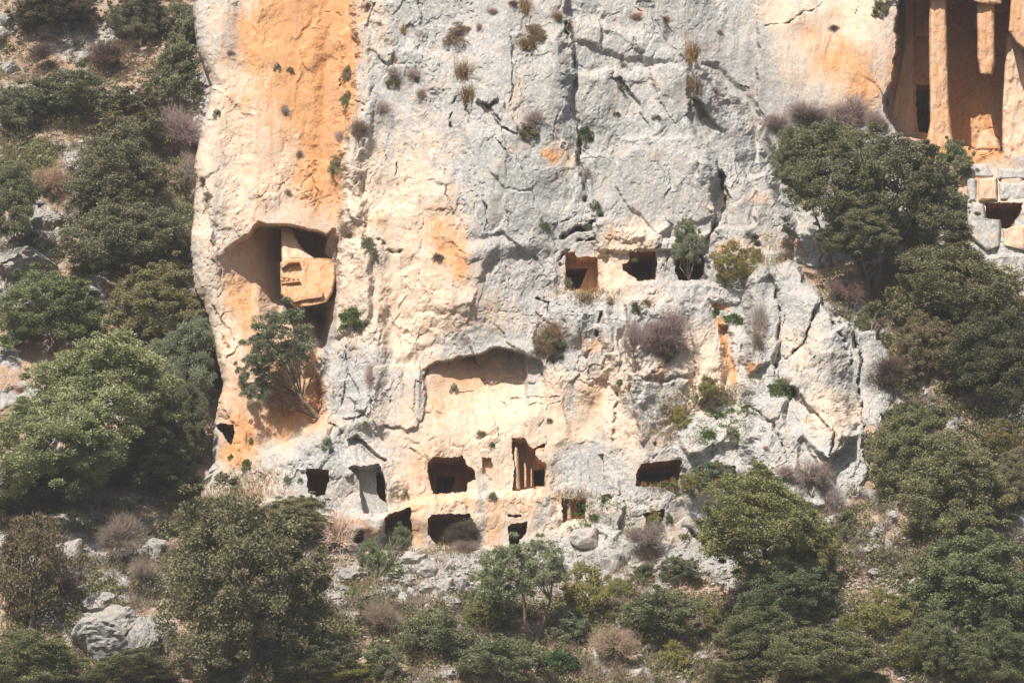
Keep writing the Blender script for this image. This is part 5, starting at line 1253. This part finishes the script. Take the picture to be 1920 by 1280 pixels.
cp('bare', 696, 716, 18, 40, 'faint brown shrub on the grey rib above the gable tomb', (1.25, 1.1, 1.0))
cp('cushion', 685, 796, 6, 7, 'tiny green cushion over the gable line', (.6, .9, .5))
cp('green', 582, 938, 18, 6, 'low green weeds at the foot of the leftmost tomb', (.8, 1, .6))
cp('cushion', 760, 930, 7, 8, 'grey cushion between the gable tomb and the wide chamber', (.85, .9, .8))
cp('cushion', 924, 936, 9, 10, 'grey cushion on the grey hanging slab', (.85, .9, .8))
cp('cushion', 924, 930, 7, 7, 'pale cushion right of the orange sill', (.85, .9, .8))
cp('green', 1138, 934, 13, 8, 'olive-green cushion on the terrace right of the post tomb', (.8, .85, .6))
cp('green', 1114, 970, 9, 7, 'small green cushion right of the post tomb', (.75, .8, .6))
cp('dome', 1086, 1030, 11, 11, 'round olive-brown cushion on the grey lower rock', (.75, .78, .45))
cp('yellow', 1226, 975, 14, 18, 'yellow-green bush filling the ragged tomb mouth', (.9, .9, .6))
cp('green', 1222, 994, 12, 6, 'bright green weed on the floor of the ragged tomb', (.6, 1, .5))
cp('green', 1256, 975, 8, 10, 'blue-green tuft right of the ragged tomb', (.6, .8, .8))
cp('grass', 1262, 896, 8, 10, 'dry twigs in the right corner of the wide low tomb', (1, .9, .8))
cp('grass', 1205, 905, 7, 6, 'tan tuft in the left corner of the wide low tomb', (1, .85, .6))
cp('green', 1250, 910, 22, 5, 'green grass mat on the floor of the wide low tomb', (.8, 1, .6))
cp('bare', 900, 55, 12, 14, 'small grey tuft above the triangular slab field', (.9, .85, .75))
cp('bare', 922, 25, 16, 12, 'little brown shrub left of the narrow grass strip', (.9, .82, .8))
cp('dark', 690, 14, 10, 12, 'dark tuft at the top left corner of the grey face', (1.4, 1.3, 1.3))
cp('dark', 964, 8, 14, 8, 'dark tuft on the top edge left of the grass strip', (1.3, 1.2, 1.2))
cp('hang', 1045, 40, 14, 18, 'orange-brown grass at the head of the long crack', (.95, .85, .7))
cp('hang', 1066, 60, 7, 20, 'thin brown grass streak down the long crack', (.8, .75, .65))
cp('bare', 1106, 80, 10, 9, 'small grey shrub right of the long crack', (.9, .88, .8))
cp('grass', 1064, 290, 5, 7, 'tiny tuft below the round green bush', (.8, .8, .7))
cp('cushion', 1190, 490, 6, 6, 'tiny tuft on the sill of the middle upper tomb', (.6, .75, .4))

# ground plants and loose stone on the slope
def on_slope(n, box, rr, minpy=0, avoid=None):
    out = []
    for _ in range(n * 3):
        px = rr.uniform(box[0], box[2]); py = rr.uniform(box[1], box[3])
        if px > 325 and float(hill_at(px, py)) > float(cliff_at(px, py)): continue
        out.append((px, py))
        if len(out) >= n: break
    return out
def scatter_mesh(name, pts, build, mat):
    Vs = []; Fs = []; o = 0
    for px, py in pts:
        V, F = build(P(px, py, surf(px, py)), px, py)
        Vs.append(V); Fs.append(F + o); o += len(V)
    return mesh_np(name, np.concatenate(Vs), np.concatenate(Fs), mat)
sr = random.Random(5); nr = np.random.default_rng(17)
def stone(p, px, py):
    s = nr.uniform(0.04, 0.17) * (1.0 if nr.random() < 0.85 else 1.6)
    d = unit(np.array([[1, 0, 0], [-1, 0, 0], [0, 1, 0], [0, -1, 0], [0, 0, 1], [0, 0, -1], [.6, -.6, .6], [-.6, -.6, .6]], float)) * nr.uniform(0.6, 1.1, (8, 1)) * s
    d[:, 2] *= 0.7
    F = np.array([[0, 6, 4], [0, 3, 6], [6, 3, 7], [6, 7, 4], [7, 3, 1], [7, 1, 4], [0, 4, 2], [4, 1, 2], [0, 5, 3], [3, 5, 1]])
    return d + p - np.array([0, 0.03, 0]), F
pts = on_slope(1700, (560, 1030, 1500, 1300), sr) + on_slope(1100, (1200, 1080, 1920, 1290), sr) + on_slope(900, (-30, 0, 380, 340), sr) + on_slope(500, (0, 940, 420, 1290), sr) + on_slope(300, (1530, 980, 1700, 1240), sr)
o = link('scree', scatter_mesh('scree', pts, stone, M_PALE_ROCK)); tag(o, 'small loose limestone rubble scattered over the slope', 'rubble', kind='stuff')
def weed(p, px, py):
    n = 18; s = nr.uniform(0.08, 0.22)
    d = unit(nr.normal(size=(n, 3)) * np.array([1, .8, .6]) + np.array([0, -.3, .5])) ; c = p + nr.normal(size=(n, 3)) * s * np.array([.7, .4, .35])
    side = unit(np.cross(d, nr.normal(size=(n, 3)))) * 0.022
    V = np.stack([c - side, c + side, c + d * 0.09], 1).reshape(-1, 3)
    return V, np.arange(n * 3).reshape(n, 3)
def clumped(k, per, box, rr, spread=22):
    out = []
    for px, py in on_slope(k, box, rr):
        for _ in range(per): out.append((px + rr.gauss(0, spread), py + rr.gauss(0, spread * 0.6)))
    return out
pts = clumped(34, 22, (560, 1040, 1500, 1280), sr) + clumped(14, 24, (0, 240, 330, 520), sr) + clumped(16, 20, (1480, 1080, 1900, 1280), sr)
for cx, cy, sx, sy, n in [(665, 1110, 22, 20, 90), (700, 1085, 18, 18, 70), (745, 1060, 14, 18, 60), (1350, 772, 50, 10, 60), (1320, 815, 22, 14, 60), (1370, 800, 60, 20, 50), (585, 945, 22, 8, 50), (770, 1042, 20, 8, 30), (40, 305, 40, 26, 200), (60, 350, 30, 20, 80),
                          (1340, 745, 60, 12, 50), (1130, 950, 40, 16, 40), (1180, 1000, 40, 14, 40), (1090, 985, 30, 16, 30), (520, 960, 40, 12, 40), (880, 1075, 60, 16, 40), (430, 905, 30, 16, 30), (240, 1130, 50, 8, 60), (210, 1170, 20, 10, 40)]:
    pts += [(sr.gauss(cx, sx * .6), sr.gauss(cy, sy * .6)) for _ in range(n)]
o = link('weeds', scatter_mesh('weeds', pts, weed, M_GREEN)); o.color = (0.9, 1.0, 0.6, 1); tag(o, 'bright green weeds and herbs between the rocks', 'ground cover', kind='stuff')
def dry(p, px, py):
    n = 16; c = p + nr.normal(size=(n, 3)) * np.array([.22, .12, .08]); d = unit(nr.normal(size=(n, 3)) * .5 + np.array([0, -.2, 1.0])); side = unit(np.cross(d, nr.normal(size=(n, 3)))) * 0.014
    V = np.stack([c - side, c + side, c + d * nr.uniform(.15, .4, (n, 1))], 1).reshape(-1, 3)
    return V, np.arange(n * 3).reshape(n, 3)
pts = clumped(90, 16, (560, 1050, 1500, 1290), sr, 26) + clumped(70, 14, (0, 0, 350, 400), sr, 26) + clumped(30, 14, (1250, 1080, 1900, 1290), sr, 26) + clumped(16, 14, (100, 900, 420, 1290), sr, 22)
for cx, cy, sx, sy, n in [(1100, 555, 50, 8, 50), (1250, 790, 40, 40, 60), (1250, 915, 30, 6, 30), (1340, 740, 70, 24, 70), (820, 1035, 90, 12, 60), (1080, 930, 40, 10, 30), (430, 930, 50, 20, 60), (500, 905, 40, 30, 50), (1450, 480, 40, 30, 50)]:
    pts += [(sr.gauss(cx, sx * .6), sr.gauss(cy, sy * .6)) for _ in range(n)]
o = link('dry_grass', scatter_mesh('dry_grass', pts, dry, M_STRAW)); tag(o, 'dry straw grass and thin stems over the stony slope', 'grass', kind='stuff')

def scrub(p, px, py):
    n = 34; s = nr.uniform(0.16, 0.5); c = p + unit(nr.normal(size=(n, 3))) * (s * nr.random((n, 1)) ** .4) * np.array([1, .6, .75]) + np.array([0, -s * .35, s * .3])
    d = unit(nr.normal(size=(n, 3)) + np.array([0, -.3, .4])); side = unit(np.cross(d, nr.normal(size=(n, 3)))) * 0.042
    V = np.stack([c - side, c + side, c + d * 0.12], 1).reshape(-1, 3)
    return V, np.arange(n * 3).reshape(n, 3)
def scrub_twigs(p, px, py):
    n = 30; s = nr.uniform(0.25, 0.8); d = unit(nr.normal(size=(n, 3)) * np.array([1, .7, .5]) + np.array([0, -.25, .8])); c = p + d * (s * nr.random((n, 1)) * .7)
    V, F = cones(nr, c, c + unit(d + nr.normal(size=(n, 3)) * .4) * nr.uniform(.15, .45, (n, 1)), np.full(n, .013))
    return V, F
zones = [((-30, -20, 370, 200), .55), ((-30, 200, 370, 360), 1.1), ((-30, 360, 400, 620), .9), ((0, 940, 620, 1290), 1.3), ((560, 1120, 1400, 1290), 2.0), ((1380, 1040, 1925, 1290), 1.3), ((1540, 500, 1925, 1060), 1.1)]
pa = []; pb = []
for bx_, wgt in zones:
    area = (bx_[2] - bx_[0]) * (bx_[3] - bx_[1]) / 1e4
    for lst, dens in ((pa, 34), (pb, 26)):
        cand = on_slope(int(area * dens * wgt * 2), bx_, sr)
        lst += [q for q in cand if gnoise(np.array([q[0] / 55 + (3 if lst is pb else 0)]), np.array([q[1] / 40]), 400)[0] > -0.12]
o = link('undergrowth', scatter_mesh('undergrowth', pa, scrub, M_OAK)); o.color = (1.1, 1.05, .85, 1); tag(o, 'low evergreen undergrowth covering the slopes', 'undergrowth', kind='stuff')
o = link('dry_scrub', scatter_mesh('dry_scrub', pb, scrub_twigs, M_TWIG)); o.color = (.85, .78, .68, 1); tag(o, 'grey-brown dry scrub covering the slopes', 'undergrowth', kind='stuff')

# boulders one can point at
place_rock(R_BIG[0], 40, 492, 66, 38, 'big dark-sided grey boulder at the left edge behind the slender trunk', D=surf_avg(40, 500) - 0.2)
place_rock(R_BIG[1], 88, 422, 34, 26, 'pale grey boulder behind and above the big one at the left edge')
place_rock(R_BIG[2], 208, 1190, 86, 58, 'large split grey boulder with a dark vertical cleft, bottom left', D=surf_avg(208, 1220) - 0.6)
place_rock(R_BIG[1], 268, 1210, 34, 50, 'grey boulder on the right shoulder of the large split one', D=surf_avg(262, 1230) - 1.0)
place_rock(R_BIG[2], 58, 170, 30, 11, 'long pale stone lying on orange earth, upper left', rz=.3)
place_rock(R_BIG[0], 18, 130, 22, 22, 'grey boulder near the upper left corner')
place_rock(R_BIG[1], 5, 45, 22, 18, 'grey stone at the left edge near the top')
place_rock(R_BIG[2], 6, 555, 20, 14, 'white stone at the left edge under the slender trunk')
sl = [(768, 1052, 34, 22, 'rounded pale grey rock under the terrace, left one'), (800, 1068, 26, 22, 'rounded pale rock right of the left one under the terrace'), (660, 1032, 16, 18, 'upright grey rock below the lowest left tomb'),
      (722, 1090, 18, 12, 'grey rock tucked between bright weeds'), (764, 1092, 17, 9, 'brightest white stone at the centre of the rock field'), (652, 1078, 26, 16, 'grey slab left of the rock field beside the big evergreen'),
      (770, 1122, 18, 26, 'upright grey block with a dark slit on its right'), (787, 1116, 9, 18, 'narrow dark-edged block right of the upright one'), (755, 1128, 14, 22, 'grey block on the left of the dark slit'),
      (838, 1100, 20, 24, 'tall grey block in the middle of the rock field'), (866, 1096, 16, 18, 'grey block right of the tall middle one'), (846, 1132, 26, 18, 'broad grey rock beneath the tall middle block'),
      (842, 1062, 12, 16, 'small upright pale rock beneath the largest lower tomb'), (800, 1100, 22, 14, 'pale stone between white stone and tall block'), (805, 1140, 18, 12, 'low grey rock at the foot of the blocks'),
      (1100, 1010, 34, 26, 'grey rock mass left of the dark bent crack'), (1152, 1060, 30, 34, 'smooth grey rock right of the dark bent crack'), (1030, 1080, 26, 22, 'pale rock behind the olive crown'),
      (1218, 1216, 26, 12, 'pale flat stone near the bottom, left of the yellow-green bush'), (1318, 1232, 30, 14, 'large white stone right of the small yellow-green bush'), (1060, 1272, 16, 8, 'white stone at the bottom edge by strap leaves'),
      (1195, 1262, 20, 12, 'white stone on the bottom edge in the centre'), (1140, 1172, 16, 7, 'flat pale stone under the bright yellow-green bush'), (1010, 1228, 20, 9, 'pale stone at the roots of the forked olive'),
      (1050, 1250, 20, 10, 'grey-white stone beside the strap-leaved plants'), (870, 1180, 18, 12, 'grey stone right of the fan-stemmed shrub'), (660, 1160, 24, 16, 'grey stone left of the twiggy brown shrub'),
      (1560, 975, 16, 12, 'pale stone at the head of the lower right gully'), (1590, 1040, 22, 12, 'pale stone in the middle of the gully'), (1640, 1072, 22, 9, 'pale stone at the foot of the gully'),
      (1640, 1216, 18, 9, 'pinkish white stone in the lower right clearing'), (1708, 1180, 10, 6, 'small white stone right of the clearing'), (1812, 1178, 9, 8, 'small white stone between dark leaves, lower right'),
      (1575, 1165, 26, 9, 'flat grey stone left of the clearing bushes'), (1902, 615, 11, 6, 'small white stone at the right edge among the trees'), (1895, 910, 14, 9, 'grey stone at the right edge'),
      (1740, 830, 18, 14, 'pale stone beneath the shaded evergreens right of the dome'), (1690, 760, 16, 22, 'pale stone right of the leaning bare tree'), (100, 985, 40, 26, 'pale rock slab under the left olive trees', ), (140, 1040, 26, 40, 'steep pale rock left of the grey-brown shrub'),
      (290, 1040, 30, 34, 'smooth pale rock right of the grey-brown shrub'), (190, 1130, 44, 24, 'grey rock shelf above the split boulder'), (72, 330, 10, 8, 'small pale stone among fresh weeds at the left')]
for i, q in enumerate(sl):
    place_rock(R_SM[i % 6], q[0], q[1], q[2], q[3], q[4], 'rock', 'loose rocks on the slope', name='limestone_block')

# ---------------------------------------------------------------- thin air between the camera and the cliff
hv = P(HX, HY, HD).reshape(-1, 3); cv = P(CX, CY, CD).reshape(-1, 3)[keep_v] if False else P(CX[::20, ::20], np.minimum(CY[::20, ::20], 1130), np.minimum(CD[::20, ::20], 60)).reshape(-1, 3)
hi = max(hv[:, 2].max(), cv[:, 2].max()) + 6; lo = min(hv[:, 2].min(), CAM[2]) - 1.0
x0 = min(hv[:, 0].min(), cv[:, 0].min()) - 3; x1 = max(hv[:, 0].max(), cv[:, 0].max()) + 3; y0 = CAM[1] - 12; y1 = max(hv[:, 1].max(), 130) + 5
bv = [(x, y, z) for x in (x0, x1) for y in (y0, y1) for z in (lo, hi)]
bf = [(0, 1, 3, 2), (4, 6, 7, 5), (0, 4, 5, 1), (2, 3, 7, 6), (0, 2, 6, 4), (1, 5, 7, 3)]
hm = bpy.data.materials.new('thin_air'); hm.use_nodes = True; hm.node_tree.nodes.clear()
ho = hm.node_tree.nodes.new('ShaderNodeOutputMaterial'); pv = hm.node_tree.nodes.new('ShaderNodeVolumePrincipled')
pv.inputs['Color'].default_value = (0.92, 0.92, 0.95, 1); pv.inputs['Density'].default_value = 0.00034; pv.inputs['Anisotropy'].default_value = 0.1
hm.node_tree.links.new(pv.outputs[0], ho.inputs['Volume'])
o = link('haze', mesh_py('haze', bv, bf, hm)); tag(o, kind='stuff')
sc.cycles.volume_bounces = 0
